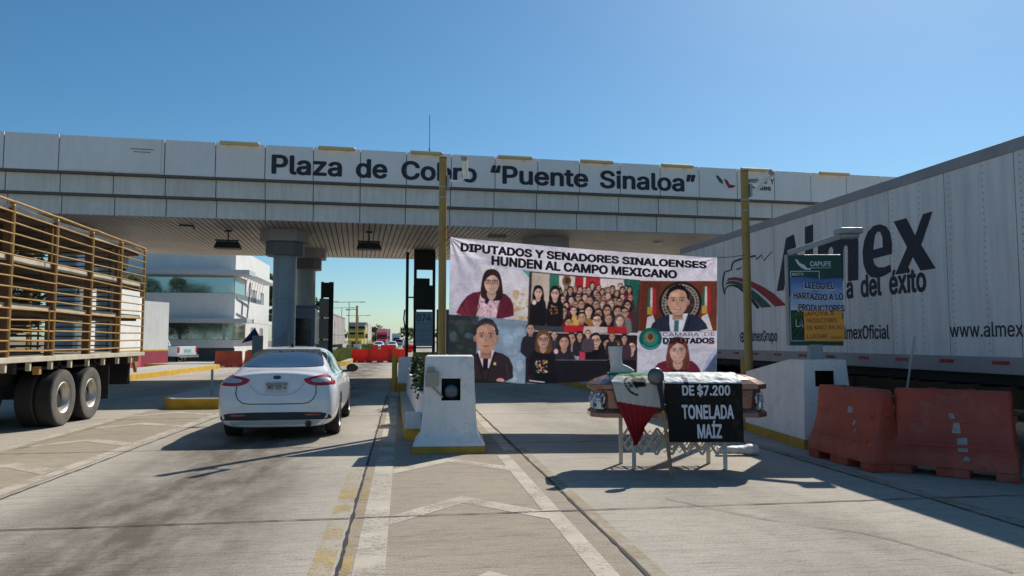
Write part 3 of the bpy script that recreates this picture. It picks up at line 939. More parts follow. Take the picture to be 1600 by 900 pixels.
# ================================================================== YELLOW POLES WITH CAMERAS
def pole(x, y, h, lab):
    t = thing('steel_pole', lab, 'pole', (x, y, 0), 0, 'yellow poles holding the banner')
    m = MB(); m.tube([(0, 0, .1), (0, 0, h)], .072, 20); m.build('shaft', 'pole_yellow', t, smooth=True)
    m = MB(); m.lathe([(h - .005, .075), (h + .012, .074), (h + .012, 0)], 20); m.build('cap', 'trim_black', t)
    for z in (h - .75, h - .55):
        m = MB(); m.lathe([(z, .073), (z, .078), (z + .03, .078), (z + .03, .073)], 20); m.build('clamp_band', 'galv', t)
    return t
pole(0.70, 13.52, 4.92, 'yellow steel pole at the left edge of the banner')
pole(6.20, 12.74, 4.68, 'yellow steel pole in front of the white trailer')
def cctv(base, head, aim, lab):
    t = thing('security_camera', lab, 'security camera', base, 0, 'cameras on the yellow poles')
    b = Vector(base)
    e = Vector(head) - b
    m = MB(); m.box(.07, .12, -.06, .06, -.14, .1); m.build('mount_plate', 'galv', t, bevel=.005)
    m = MB(); m.tube([(.1, 0, 0), (e.x * .75, e.y * .5, -.01), (e.x, e.y, e.z * .4), (e.x, e.y, e.z)], .02, 8); m.build('arm', 'white_paint', t, smooth=True)
    a = Vector(aim).normalized()
    c = e + Vector((0, 0, .02))
    m = MB(); m.tube([c - a * .16, c - a * .155, c + a * .19, c + a * .195], [.04, .055, .055, .04], 14); m.build('camera_body', 'white_paint', t, smooth=True)
    m = MB(); m.tube([c + a * .20, c + a * .27, c + a * .275], [.058, .058, .03], 14); m.build('lens_hood', 'conduit', t, smooth=True)
cctv((0.70, 13.52, 4.5), (1.10, 13.46, 4.68), (-.12, -.55, .83), 'white security camera tilted steeply on the left yellow pole')
cctv((6.20, 12.74, 4.35), (6.50, 12.66, 4.47), (.45, -.6, .55), 'cream security camera on the right yellow pole before the trailer')
m = MB(); m.tube([(6.55, 13.6, .0), (6.55, 13.6, 1.22), (6.55, 13.6, 1.25)], [.09, .09, .06], 16)
tag(m.build('bollard', 'pole_yellow', smooth=True), 'short yellow steel bollard beside the right yellow pole', 'bollard')
# ================================================================== PROTEST BANNER
BW, BH = 1240, 690
def bq(px, py):
    s = (px - 703) / 414
    top, bot = 371 + 32 * s, 599 - 13 * s
    return s * BW, (py - top) / (bot - top) * BH
C = Canvas(BW, BH, (226, 217, 228), bq)
SK, SK2, HB, HK, MAR = (222, 178, 160), (196, 150, 130), (52, 36, 34), (30, 26, 28), (106, 38, 56)
def face(cx, cy, rx, ry, skin, hair, glasses=False, smile=True, style='short'):
    k = tuple(int(c * .82) for c in skin)
    if style == 'long':
        C.poly([(cx - rx * 1.2, cy - ry * .6), (cx - rx * .7, cy - ry * 1.32), (cx + rx * .6, cy - ry * 1.34), (cx + rx * 1.25, cy - ry * .6), (cx + rx * 1.55, cy + ry * 1.5), (cx + rx * .7, cy + ry * 1.7), (cx - rx * .8, cy + ry * 1.6), (cx - rx * 1.5, cy + ry * 1.3)], hair, smooth=2)
    C.rect(cx - rx * .5, cy + ry * .5, cx + rx * .5, cy + ry * 1.35, k)
    if style == 'long': C.poly([(cx - rx * .62, cy + ry * .8), (cx + rx * .62, cy + ry * .8), (cx + rx * .55, cy + ry * 1.35), (cx, cy + ry * 1.75), (cx - rx * .55, cy + ry * 1.35)], tuple(int(c * .9) for c in skin), 1, 1)
    lt = tuple(min(255, int(c * 1.14)) for c in skin)
    C.poly([(cx - rx * .45, cy + ry * .75), (cx + rx * .45, cy + ry * .75), (cx + rx * .45, cy + ry * 1.15), (cx - rx * .3, cy + ry * 1.1)], tuple(int(c * .62) for c in skin), .6)
    C.poly([(cx - rx * .98, cy - ry * .3), (cx - rx * .8, cy - ry * .85), (cx, cy - ry * 1.05), (cx + rx * .8, cy - ry * .85), (cx + rx * .98, cy - ry * .3), (cx + rx * .93, cy + ry * .3), (cx + rx * .62, cy + ry * .82), (cx, cy + ry * 1.08), (cx - rx * .62, cy + ry * .82), (cx - rx * .93, cy + ry * .3)], skin, smooth=2)
    for i in range(5): C.ell(cx + rx * (.30 + .12 * i), cy + ry * .05, rx * (.68 - .12 * i), ry * (.9 - .1 * i), k, .16)
    for i in range(3): C.ell(cx - rx * .28, cy - ry * .48, rx * (.5 - .12 * i), ry * (.3 - .07 * i), lt, .22)
    C.ell(cx - rx * .48, cy + ry * .22, rx * .26, ry * .2, lt, .3)
    for sx in (-.42, .42): C.ell(cx + rx * sx, cy - ry * .12, rx * .32, ry * .16, tuple(int(c * .7) for c in skin), .45)
    C.ell(cx, cy + ry * .88, rx * .5, ry * .14, k, .5)
    C.line([(cx - rx * .05, cy - ry * .1), (cx - rx * .04, cy + ry * .2)], rx * .12, lt, .5)
    for sx in (-.5, .5): C.ell(cx + rx * sx, cy + ry * .28, rx * .22, ry * .15, tuple(int(a * .8 + b * .2) for a, b in zip(skin, (220, 110, 100))), .4)
    if style == 'long':
        C.poly([(cx - rx * 1.1, cy + ry * .3), (cx - rx * 1.1, cy - ry * .9), (cx, cy - ry * 1.3), (cx + rx * 1.1, cy - ry * .9), (cx + rx * 1.1, cy + ry * .3), (cx + rx * .85, cy - ry * .45), (cx + rx * .1, cy - ry * .85), (cx - rx * .75, cy - ry * .4)], hair, smooth=1)
    else:
        C.poly([(cx - rx * 1.04, cy - ry * .1), (cx - rx * 1.04, cy - ry * .75), (cx - rx * .5, cy - ry * 1.16), (cx + rx * .5, cy - ry * 1.16), (cx + rx * 1.04, cy - ry * .7), (cx + rx * 1.02, cy - ry * .1), (cx + rx * .9, cy - ry * .55), (cx + rx * .35, cy - ry * .86), (cx - rx * .3, cy - ry * .84), (cx - rx * .86, cy - ry * .6)], hair, smooth=1)
        hg = random.Random(int(cx * 7 + cy))
        for i in range(16):
            a_ = math.pi * (1.04 + .92 * i / 15)
            C.ell(cx + rx * 1.0 * math.cos(a_), cy + ry * (-.15 + 1.0 * math.sin(a_)), rx * hg.uniform(.10, .2), ry * hg.uniform(.07, .15), hair)
        C.poly([(cx - rx * .5, cy - ry * .62), (cx - rx * .2, cy - ry * .95), (cx + rx * .7, cy - ry * .78), (cx + rx * .84, cy - ry * .45), (cx + rx * .3, cy - ry * .7)], skin, .75, 1)
        C.ell(cx - rx * 1.02, cy + ry * .1, rx * .14, ry * .2, k)
        C.ell(cx + rx * 1.02, cy + ry * .1, rx * .14, ry * .2, k)
    for sx in (-.42, .42):
        C.line([(cx + rx * (sx - .24), cy - ry * .28), (cx + rx * (sx + .24), cy - ry * .30)], ry * .08, HK, .45)
        C.ell(cx + rx * sx, cy - ry * .1, rx * .17, ry * .07, (205, 190, 185))
        C.ell(cx + rx * sx, cy - ry * .1, rx * .09, ry * .07, (30, 22, 20))
        if glasses:
            C.line([(cx + rx * (sx - .32), cy - ry * .25), (cx + rx * (sx + .32), cy - ry * .25), (cx + rx * (sx + .30), cy + ry * .08), (cx + rx * (sx - .30), cy + ry * .08), (cx + rx * (sx - .32), cy - ry * .25)], rx * .07, HK, .75)
    C.poly([(cx - rx * .05, cy - ry * .1), (cx + rx * .14, cy + ry * .26), (cx - rx * .14, cy + ry * .27)], k, .8)
    C.poly([(cx - rx * .38, cy + ry * (.48 if smile else .53)), (cx, cy + ry * .50), (cx + rx * .38, cy + ry * (.48 if smile else .53)), (cx + rx * .2, cy + ry * .61), (cx - rx * .2, cy + ry * .61)], (158, 78, 78), .85)
    if smile: C.poly([(cx - rx * .28, cy + ry * .495), (cx + rx * .28, cy + ry * .495), (cx + rx * .15, cy + ry * .555), (cx - rx * .15, cy + ry * .555)], (228, 216, 210), .9)
    for i in range(5):
        C.line([(cx + rx * (-.8 + .35 * i), cy - ry * 1.0), (cx + rx * (-.95 + .42 * i), cy - ry * .72)], rx * .08, tuple(min(255, int(c * 1.5 + 14)) for c in hair), .35)
# top-left portrait: woman in maroon jacket, soft lavender hall behind her
C.poly([(703, 398), (826, 416), (824, 500), (703, 496)], (205, 198, 214))
C.poly([(740, 410), (826, 424), (824, 500), (775, 500)], (222, 214, 220), .7)
C.blotch(800, 452, 824, 500, [(206, 168, 110), (190, 150, 96), (224, 196, 150)], 60, 1.2, 3.4, .6, 3)
C.poly([(814, 420), (826, 422), (826, 432)], (90, 160, 165))
C.poly([(710, 497), (726, 466), (744, 455), (786, 455), (802, 470), (803, 499)], MAR, smooth=1)
C.poly([(712, 497), (730, 470), (738, 497)], (128, 50, 66), .6)
C.poly([(752, 454), (786, 454), (775, 498), (744, 497)], (214, 180, 188))
C.blotch(750, 458, 776, 497, [(150, 90, 120), (235, 215, 220), (180, 130, 150)], 40, .8, 2.2, .7, 5)
C.poly([(760, 462), (768, 463), (762, 475), (758, 474)], (25, 25, 35))
face(768, 442, 12, 16.5, SK, HB, True, True, 'long')
# lower-left portrait: man in dark suit
C.poly([(699, 492), (824, 499), (823, 598), (700, 600)], (128, 148, 168))
C.poly([(699, 492), (748, 495), (745, 598), (699, 600)], (46, 52, 54))
C.blotch(700, 496, 745, 596, [(70, 80, 84), (36, 44, 44), (92, 108, 122), (58, 74, 60)], 40, 3, 8, .5, 8)
C.blotch(790, 510, 823, 590, [(150, 172, 196), (120, 146, 172), (176, 190, 206)], 25, 4, 10, .4, 9)
C.poly([(734, 596), (737, 560), (750, 549), (782, 548), (802, 560), (804, 596)], (50, 40, 46), smooth=1)
C.poly([(748, 548), (774, 546), (766, 574), (757, 574)], (224, 200, 210))
C.poly([(757, 556), (765, 556), (764, 576), (757, 578)], (30, 28, 40))
face(761, 527, 17, 24, SK2, (46, 44, 48), False, False, 'short')
C.rect(773, 565, 777, 569, (215, 190, 120))
C.ell(784, 592, 6, 3.4, (206, 150, 140))
C.poly([(699, 590), (745, 592), (823, 596), (823, 601), (699, 602)], (28, 38, 38))
# group photograph, upper: people before flags
C.poly([(826, 422), (998, 436), (996, 518), (824, 516)], (70, 56, 52))
C.poly([(830, 424), (857, 426), (857, 480), (829, 480)], (198, 178, 166))
C.poly([(857, 426), (874, 428), (872, 476), (857, 476)], (58, 112, 96))
C.poly([(872, 428), (900, 430), (896, 474), (872, 474)], (214, 202, 198))
C.ell(884, 437, 7, 9, (126, 92, 62)); C.ell(885, 436, 4, 5, (70, 50, 40))
C.poly([(897, 430), (936, 433), (934, 474), (895, 474)], (178, 44, 52))
C.poly([(910, 431), (914, 431), (912, 462), (909, 462)], (225, 205, 200))
C.poly([(936, 433), (974, 435), (972, 470), (936, 470)], (212, 196, 196))
C.poly([(972, 435), (998, 437), (990, 484), (978, 480)], (40, 96, 84))
for k in range(6): C.line([(900 + 16 * k, 430 + 1.3 * k), (897 + 16 * k, 470)], 1.2, (120, 40, 48) if k < 3 else (180, 170, 170), .4)
g = random.Random(21)
shirts = [(40, 32, 34), (130, 36, 44), (58, 44, 48), (30, 28, 32), (26, 24, 28), (44, 36, 40), (160, 110, 56), (92, 40, 54), (64, 60, 70), (148, 46, 54), (120, 112, 118), (36, 40, 54)]
for row, (y, n, r, x0, x1) in enumerate(((448, 11, 3.0, 870, 984), (455, 12, 3.4, 868, 986), (464, 11, 3.9, 876, 988), (474, 9, 4.5, 880, 984), (486, 8, 5.0, 876, 982), (497, 5, 5.8, 884, 976))):
    for i in range(n):
        x = x0 + (x1 - x0) * (i + g.uniform(.1, .6)) / n
        yy = y + g.uniform(-4.5, 4.5)
        r_ = r
        r = r_ * g.uniform(.85, 1.2)
        sh = g.choice(shirts)
        C.poly([(x - r * 2.1, yy + r * 6), (x - r * 1.9, yy + r * 2), (x - r * .6, yy + r * 1.1), (x + r * .6, yy + r * 1.1), (x + r * 1.9, yy + r * 2), (x + r * 2.1, yy + r * 6)], sh, smooth=1)
        face(x, yy, r, r * 1.3, g.choice([SK, SK2, (190, 146, 126)]), g.choice([HB, HK, (40, 30, 28), (96, 84, 80)]), g.random() < .3, True, g.choice(['long', 'short']))
        r = r_
C.blotch(890, 490, 902, 505, [(200, 150, 70), (214, 168, 90)], 8, 3, 5, .8, 2)
for x, y, r in ((840, 455, 6.4), (866, 456, 6.6)):
    C.poly([(x - 13, 512), (x - 12, y + 14), (x - 4, y + 8), (x + 5, y + 8), (x + 13, y + 15), (x + 13, 512)], (30, 26, 30), smooth=1)
    face(x, y, r, r * 1.35, SK, HK, x > 850, True, 'long')
C.ell(834, 470, 3.4, 4, (220, 190, 190))
C.blotch(858, 474, 870, 488, [(170, 80, 60), (200, 170, 120), (60, 110, 90)], 22, .8, 1.6, .9, 4)
C.poly([(824, 505), (850, 506), (884, 507), (884, 516), (824, 514)], (60, 64, 72))
C.poly([(882, 505), (912, 506), (912, 516), (880, 516)], (190, 40, 50))
C.poly([(912, 507), (950, 509), (950, 518), (910, 517)], (210, 190, 190))
C.poly([(948, 508), (978, 509), (978, 519), (948, 518)], (178, 40, 50))
C.line([(824, 513), (880, 517), (994, 521)], 1.6, (190, 184, 190))
# group photograph, lower: rows behind dark desks
C.poly([(823, 515), (994, 522), (991, 603), (822, 602)], (38, 35, 42))
for x, y, r, gl, sh, st in ((829, 512, 6, 0, (44, 42, 52), 'short'), (892, 526, 6, 0, (150, 146, 164), 'short'), (917, 533, 5, 1, (40, 36, 40), 'long'), (930, 530, 7.5, 1, (24, 24, 30), 'short'), (947, 534, 5.4, 0, (34, 30, 36), 'long'), (962, 540, 6, 0, (128, 60, 84), 'long'), (985, 540, 6.6, 1, (52, 46, 54), 'long'), (866, 520, 4.4, 0, (60, 54, 64), 'short'), (905, 522, 4.4, 0, (46, 42, 50), 'long'), (918, 519, 4, 0, (80, 70, 80), 'short'), (955, 524, 4.2, 0, (50, 44, 52), 'short'), (974, 527, 4.4, 0, (70, 50, 60), 'long'), (881, 531, 7.6, 0, (46, 44, 56), 'long'), (849, 528, 9, 1, (32, 28, 34), 'long')):
    C.poly([(x - r * 2.6, y + r * 7), (x - r * 2.3, y + r * 2.4), (x - r * .6, y + r * 1.3), (x + r * .6, y + r * 1.3), (x + r * 2.3, y + r * 2.4), (x + r * 2.6, y + r * 7)], sh, smooth=1)
    face(x, y, r, r * 1.35, g.choice([SK, (196, 152, 138)]), g.choice([HB, HK, (104, 72, 48)]), gl, False, st)
C.blotch(838, 556, 856, 578, [(190, 80, 90), (210, 190, 170), (90, 160, 130), (220, 170, 90)], 34, .9, 1.9, .9, 6)
C.ell(869, 545, 3.4, 4, (220, 190, 190))
C.poly([(905, 545), (914, 548), (914, 562), (906, 560)], (188, 60, 80))
C.poly([(866, 558), (994, 560), (992, 604), (868, 604)], (30, 29, 36))
C.line([(868, 558), (948, 560)], 1.2, (108, 104, 116))
C.poly([(838, 578), (872, 578), (872, 596), (838, 594)], (24, 24, 32))
C.line([(828, 590), (852, 592)], 1.8, (200, 196, 205))
C.line([(824, 594), (900, 598), (990, 600)], 1.0, (150, 148, 160))
# top-right portrait: smiling man in navy suit before flags and a round seal
C.poly([(998, 437), (1117, 440), (1116, 518), (996, 516)], (112, 58, 44))
C.poly([(1000, 438), (1030, 439), (1030, 515), (998, 514)], (96, 46, 36), .7)
C.ell(1060, 473, 33, 34, (40, 32, 32)); C.ell(1060, 473, 29, 30, (150, 138, 132)); C.ell(1060, 473, 22, 23, (58, 46, 44))
C.blotch(1042, 455, 1080, 490, [(140, 126, 116), (96, 84, 78)], 30, 1.5, 3.5, .6, 7)
for i in range(34):
    t_ = i / 34 * 2 * math.pi
    C.ell(1060 + 25.5 * math.cos(t_), 473 + 26.5 * math.sin(t_), 1.5, 1.6, (50, 40, 40))
for x in (1014, 1098):
    C.poly([(x - 3, 448), (x, 448), (x - 1, 490), (x - 6, 490)], (44, 100, 80))
    C.poly([(x, 448), (x + 3, 448), (x + 3, 490), (x - 1, 490)], (214, 200, 196))
    C.poly([(x + 3, 448), (x + 8, 450), (x + 9, 490), (x + 3, 490)], (170, 44, 50))
    C.rect(x - 5, 478, x + 3, 490, (190, 150, 70))
    C.poly([(x - 8, 517), (x - 5, 494), (x + 4, 490), (x + 12, 517)], (214, 204, 206))
C.poly([(1012, 517), (1018, 500), (1040, 489), (1078, 489), (1098, 502), (1104, 518)], (42, 48, 66), smooth=1)
C.poly([(1043, 490), (1072, 489), (1063, 517), (1043, 517)], (222, 216, 226))
C.poly([(1051, 499), (1058, 499), (1057, 517), (1050, 517)], (60, 110, 118))
face(1056, 470, 16, 21, (208, 160, 138), (26, 22, 24), False, True, 'short')
# lower-right portrait: woman in maroon jacket before a white wall
C.poly([(995, 515), (1117, 518), (1116, 590), (993, 588)], (206, 200, 216))
C.poly([(1104, 556), (1116, 545), (1115, 590), (1090, 590)], (160, 172, 206), .8)
C.ell(1014, 527, 17.5, 17, (26, 88, 84)); C.ell(1014, 526, 12, 12, (44, 120, 112)); C.ell(1013, 525, 7.5, 7.5, (150, 112, 80)); C.ell(1014, 524, 4, 5, (84, 60, 44))
C.line([(1001, 535), (1007, 540), (1014, 542), (1021, 540), (1027, 535)], 2, (60, 150, 140))
C.line([(1034, 535), (1044, 535.5)], 1.4, (40, 60, 80)); C.line([(1102, 537), (1113, 537.4)], 1.6, (200, 60, 80))
C.poly([(1017, 586), (1022, 566), (1038, 560), (1076, 560), (1089, 572), (1094, 587)], MAR, smooth=1)
C.poly([(1046, 564), (1067, 564), (1064, 586), (1046, 586)], (28, 26, 40))
face(1056, 547, 13, 17, (214, 168, 156), (112, 62, 52), False, True, 'long')
for pts, col in (([(742, 458), (750, 478), (742, 497)], (70, 22, 36)), ([(786, 458), (778, 480), (780, 498)], (70, 22, 36)), ([(722, 474), (730, 490)], (84, 28, 44)), ([(796, 472), (790, 492)], (78, 26, 42)),
                 ([(747, 552), (753, 574), (758, 594)], (24, 18, 24)), ([(776, 550), (768, 574), (763, 594)], (24, 18, 24)), ([(742, 570), (748, 592)], (72, 60, 66)), ([(792, 566), (797, 590)], (74, 62, 68)),
                 ([(1040, 492), (1044, 516)], (22, 26, 38)), ([(1076, 492), (1070, 516)], (22, 26, 38)), ([(1024, 504), (1030, 517)], (60, 66, 86)), ([(1092, 506), (1088, 518)], (60, 66, 86)),
                 ([(1044, 564), (1048, 586)], (66, 20, 36)), ([(1070, 564), (1068, 586)], (66, 20, 36)), ([(1028, 570), (1034, 586)], (130, 60, 80))):
    C.line(pts, 1.6, col, .7)
C.line([(703, 503), (824, 508)], 6, (110, 90, 110), .22)  # faint band of canopy shadow and hem, painted into the print
C.line([(996, 545), (1115, 547)], 6, (150, 140, 160), .2)
C.mottle(.045, 0, 4)
C.blur(3)
C.mottle(.03, 5, 9)
NU, NV = 540, 300
TLb, TRb, BLb, BRb = Vector((0.84, 13.46, 3.45)), Vector((5.66, 12.80, 3.08)), Vector((0.80, 13.44, 0.80)), Vector((5.60, 12.78, 0.95))
BN = (TRb - TLb).cross(BLb - TLb).normalized()
if BN.y > 0: BN = -BN
def bsurf(s, t):
    p = TLb.lerp(TRb, s).lerp(BLb.lerp(BRb, s), t)
    d = 0.020 * math.sin(7 * s + 2.2 * t) * (0.3 + t) + 0.008 * math.sin(23 * s - 7 * t + 1)
    e = math.hypot(s * 1.8, t)
    d += 0.018 * math.exp(-e * 2.6) * math.sin(math.atan2(t, s * 1.8 + 1e-4) * 15)
    e2 = math.hypot((1 - s) * 1.8, t)
    d += 0.014 * math.exp(-e2 * 3) * math.sin(math.atan2(t, (1 - s) * 1.8 + 1e-4) * 13)
    p = p + BN * d
    p.z += -0.03 * math.sin(math.pi * s) * (1 - t) - 0.05 * math.sin(math.pi * s) * t + 0.012 * math.sin(13 * s) * t
    return p
t_ban = thing('protest_banner', 'large printed protest banner tied between two yellow poles, portraits and a crowd photo', 'banner', (3.2, 13.1, 0))
MAT['banner'] = attr_mat('banner', 0.55, 0.5, 0.12)
m = MB(); m.grid(lambda u, v: bsurf(u, v), NU, NV)
cl = m.build('printed_cloth', 'banner', t_ban, world=True, smooth='all', fix=False)
printed(cl, C, NU, NV)
def bfn(p):
    s, t = p.x, p.y
    return bsurf(s, t) + BN * (0.006 + abs(p.z))
def btext(mb, string, x0, y0, x1, y1, cap, w):
    (a, b), (c, d) = bq(x0, y0), bq(x1, y1)
    a, b, c, d = a / BW, b / BH, c / BW, d / BH
    v, f = text_geo(string, w)
    text_into(mb, string, (a, b, 0), (1, (d - b) / (c - a), 0), (0, -1, 0), c - a, cap, w, bfn)
mb = MB()
btext(mb, 'DIPUTADOS Y SENADORES SINALOENSES', 719, 392.5, 1101, 419.5, 0.058, 0.045)
mb.build('lettering', 'ink_black', t_ban, world=True, fix=False)
mb = MB()
btext(mb, 'HUNDEN AL CAMPO MEXICANO', 767, 413, 1055, 434, 0.066, 0.045)
mb.build('lettering', 'ink_black', t_ban, world=True, fix=False)
mb = MB()
btext(mb, 'CÁMARA  DE', 1033, 523.5, 1113, 525.5, 0.030, 0.0)
mb.build('lettering', 'ink_navy', t_ban, world=True, fix=False)
mb = MB()
btext(mb, 'DIPUTADOS', 1033, 534, 1113, 536.5, 0.045, 0.05)
mb.build('lettering', 'ink_navy', t_ban, world=True, fix=False)
m = MB()
for a, b in ((bsurf(0, 0), (0.76, 13.5, 3.52)), (bsurf(0, 0), (0.77, 13.47, 3.40)), (bsurf(1, 0), (6.14, 12.72, 3.12)), (bsurf(0, 1), (0.76, 13.47, 0.80)), (bsurf(1, 1), (6.14, 12.72, .98))):
    m.tube([a, Vector(a).lerp(Vector(b), .5) + Vector((0, -.02, -.01)), b], .009, 6)
MAT['rope_orange'] = M('rope_orange', (.45, .16, .08), .8)
m.tube([(0.76, 13.45, 3.62), (0.72, 13.43, 3.5), (0.76, 13.44, 3.38), (.8, 13.45, 3.46)], .012, 6)
m.build('rope', 'rope_orange', t_ban, world=True, smooth=True)

# ================================================================== COFFIN ON ITS STAND
CO, CR = Vector((3.40, 9.03, 0)), R(-8.0)
coffin = thing('coffin', 'copper coloured metal coffin with silver corner figures, on a folding lattice stand', 'coffin', (CO.x, CO.y, 0.635), CR)
def octo(hl, hw, ch, z): return [(-hl + ch, -hw, z), (hl - ch, -hw, z), (hl, -hw + ch, z), (hl, hw - ch, z), (hl - ch, hw, z), (-hl + ch, hw, z), (-hl, hw - ch, z), (-hl, -hw + ch, z)]
m = MB(); m.rings([octo(1.09, .34, .15, 0), octo(1.09, .34, .15, .055), octo(1.05, .31, .14, .085), octo(1.02, .29, .13, .10)]); m.build('base_moulding', 'coffin_copper', coffin, bevel=.006)
m = MB(); m.rings([octo(1.00, .275, .13, .10), octo(1.03, .30, .14, .33)]); m.build('shell', 'coffin_copper', coffin, bevel=.006)
m = MB()
m.rings([octo(1.04, .31, .14, .331), octo(1.09, .345, .15, .345), octo(1.09, .345, .15, .40), octo(1.05, .32, .14, .42), octo(.98, .27, .13, .46), octo(.86, .17, .10, .505), octo(.74, .05, .04, .52)])
m.build('lid', 'coffin_copper', coffin, bevel=.006)
for yy in (-.315, .315):
    m = MB()
    m.tube([(-.72, yy * 1.04, .16), (.72, yy * 1.04, .16)], .017, 10)
    for x in (-.68, -.34, 0, .34, .68): m.box(x - .02, x + .02, min(yy * .88, yy * 1.04), max(yy * .88, yy * 1.04), .145, .20)
    m.build('handle_bar', 'coffin_silver', coffin, smooth=True)
def figure(x, y, rz):
    m = MB()
    T = Matrix.Translation((x, y, .115)) @ Matrix.Rotation(rz, 4, 'Z')
    q = MB()
    q.tube([(0, 0, 0), (0, -.01, .05), (0, -.012, .11), (0, -.005, .145)], [.045, .032, .04, .016], 10)
    q.ball((0, -.012, .17), (.022, .022, .026), 10, 8)
    for s in (-1, 1):
        q.tube([(s * .02, 0, .13), (s * .055, .004, .17), (s * .075, .004, .13), (s * .06, .004, .06), (s * .03, 0, .04)], [.012, .02, .02, .016, .01], 8)
        q.tube([(s * .03, -.015, .12), (s * .045, -.04, .08), (s * .01, -.05, .085)], [.012, .011, .009], 8)
    q.box(-.07, .07, -.02, .015, -.015, .006)
    m.add(q.v, q.f, T)
    return m.build('corner_figure', 'coffin_silver', coffin, smooth=True)
for x, y, rz in ((-.98, -.245, R(-45)), (.98, -.245, R(45)), (.98, .245, R(135)), (-.98, .245, R(-135)), (-1.03, 0.0, R(-90))): figure(x, y, rz)
stand = thing('coffin_stand', 'folding metal lattice stand with straight legs under the coffin', 'stand', (CO.x, CO.y, 0), CR)
for x in (-.56, .56):
    for y in (-.2, .2):
        m = MB(); m.box(x - .024 + (-.1 if y > 0 else 0), x + .024 + (-.1 if y > 0 else 0), y - .014, y + .014, 0, .633); m.build('leg', 'stand_metal', stand, bevel=.003)
for k, y in enumerate((-.19, .19)):
    m = MB()
    dx = -.1 if y > 0 else 0
    n = 6
    st = 1.12 / n
    for i in range(n):
        x0, x1 = -.56 + dx + st * i, -.56 + dx + st * (i + 1)
        for (za, zb_, o) in ((.20, .42, -.006), (.42, .20, .006), (.31, .53, -.012), (.31, .09, .012)):
            if za == .31 and i == n - 1: continue
            sh = 0 if za != .31 else st / 2
            m.beam((x0 + sh, y + o, za if za != .31 else .31), (x1 + sh, y + o, zb_ if za != .31 else (.40 if zb_ > .31 else .22)), .006, .026, (0, 1, 0)) if za != .31 else None
        m.beam((x0, y - .004, .31), ((x0 + x1) / 2, y - .004, .45), .030, .007, (0, 1, 0))
        m.beam(((x0 + x1) / 2, y + .004, .45), (x1, y + .004, .31), .030, .007, (0, 1, 0))
        m.beam((x0, y + .004, .31), ((x0 + x1) / 2, y + .004, .17), .030, .007, (0, 1, 0))
        m.beam(((x0 + x1) / 2, y - .004, .17), (x1, y - .004, .31), .030, .007, (0, 1, 0))
    m.build('lattice', 'stand_metal', stand)
m = MB()
for x in (-.56, .56): m.beam((x, -.2, .6), (x - .1, .2, .6), .02, .02)
m.beam((-.56, -.2, .62), (.56, -.2, .62), .02, .02); m.beam((-.66, .2, .62), (.46, .2, .62), .02, .02)
m.build('top_frame', 'stand_metal', stand)

CM = Matrix.Translation((CO.x, CO.y, 0.635)) @ Matrix.Rotation(CR, 4, 'Z')
lidprof = [(.30, .425), (.05, .528), (-.05, .528), (-.17, .512), (-.27, .468), (-.345, .425), (-.362, .405), (-.366, .38)]
def drape(l):
    """distance along the drape from the back of the lid to the hanging front -> (y, z)"""
    for (y0, z0), (y1, z1) in zip(lidprof, lidprof[1:]):
        d = math.hypot(y1 - y0, z1 - z0)
        if l <= d: return y0 + (y1 - y0) * l / d, z0 + (z1 - z0) * l / d
        l -= d
    return lidprof[-1][0], lidprof[-1][1] - l
LT = sum(math.hypot(b[0] - a[0], b[1] - a[1]) for a, b in zip(lidprof, lidprof[1:]))
# flag
from mathutils import noise as mnoise
def nz(p): return mnoise.noise(Vector(p))
C = Canvas(260, 480, (205, 202, 196))
C.rect(0, 0, 260, 180, (38, 128, 72))
C.poly([(0, 172), (140, 190), (260, 168), (260, 480), (0, 480)], (204, 200, 192))
C.poly([(0, 306), (260, 340), (260, 480), (0, 480)], (150, 30, 38))
gx, gy = 112, 222
C.blotch(gx - 2, gy - 22, gx + 48, gy + 22, [(34, 28, 24), (60, 44, 30), (28, 24, 20)], 70, 6, 12, .9, 3)
C.poly([(gx + 8, gy - 18), (gx - 16, gy - 14), (gx - 22, gy - 4), (gx - 4, gy + 2)], (70, 52, 32), smooth=1)
C.ell(gx - 14, gy - 10, 3, 3, (190, 160, 70))
for k in range(14):
    a_ = R(95 + 13 * k)
    C.ell(gx + 10 + 58 * math.cos(a_), gy + 6 + 52 * math.sin(a_) * (1 if math.sin(a_) > 0 else .85), 7, 5.4, (28, 50, 34))
C.blotch(gx - 34, gy - 6, gx - 8, gy + 30, [(40, 70, 40), (60, 90, 50)], 16, 3, 6, .9, 5)
MAT['flag'] = attr_mat('flag', .75, .15, .15)
FN, FM = 72, 130
def flag_pt(u, v):
    l = v * 1.44
    y, z = drape(l)
    hang = max(0, l - LT + .05)
    k = hang / .50
    if k <= .56: half, cx = .32 - .10 * k, -.525 + .02 * k
    else:
        q = min(1, (k - .56) / .84)
        half, cx = .264 * (1 - .74 * q), -.514 - .02 * q
    if l < LT - .05: half, cx = .325, -.525
    x = cx + (u - .5) * 2 * half
    fold = .010 * math.sin(u * 17 + 1.5 * v) * min(1, hang * 5) + .030 * math.sin(u * 21) * max(0, k - .45)
    crk = (.008 * nz((u * 7, v * 14, 1.0)) + .003 * nz((u * 16, v * 30, 2.0))) * (1 if hang <= 0 else .15)
    z += crk + max(0, k - .5) * (.16 * (u - .3) + .10 * abs(u - .35))
    return CM @ Vector((x, y - .012 - abs(fold) - .012 * k, z + .004))
m = MB(); m.grid(flag_pt, FN, FM)
f = m.build('national_flag', 'flag', smooth='all', fix=False)
printed(f, C, FN, FM)
tag(f, 'green white and red flag with eagle emblem draped over the coffin', 'flag')
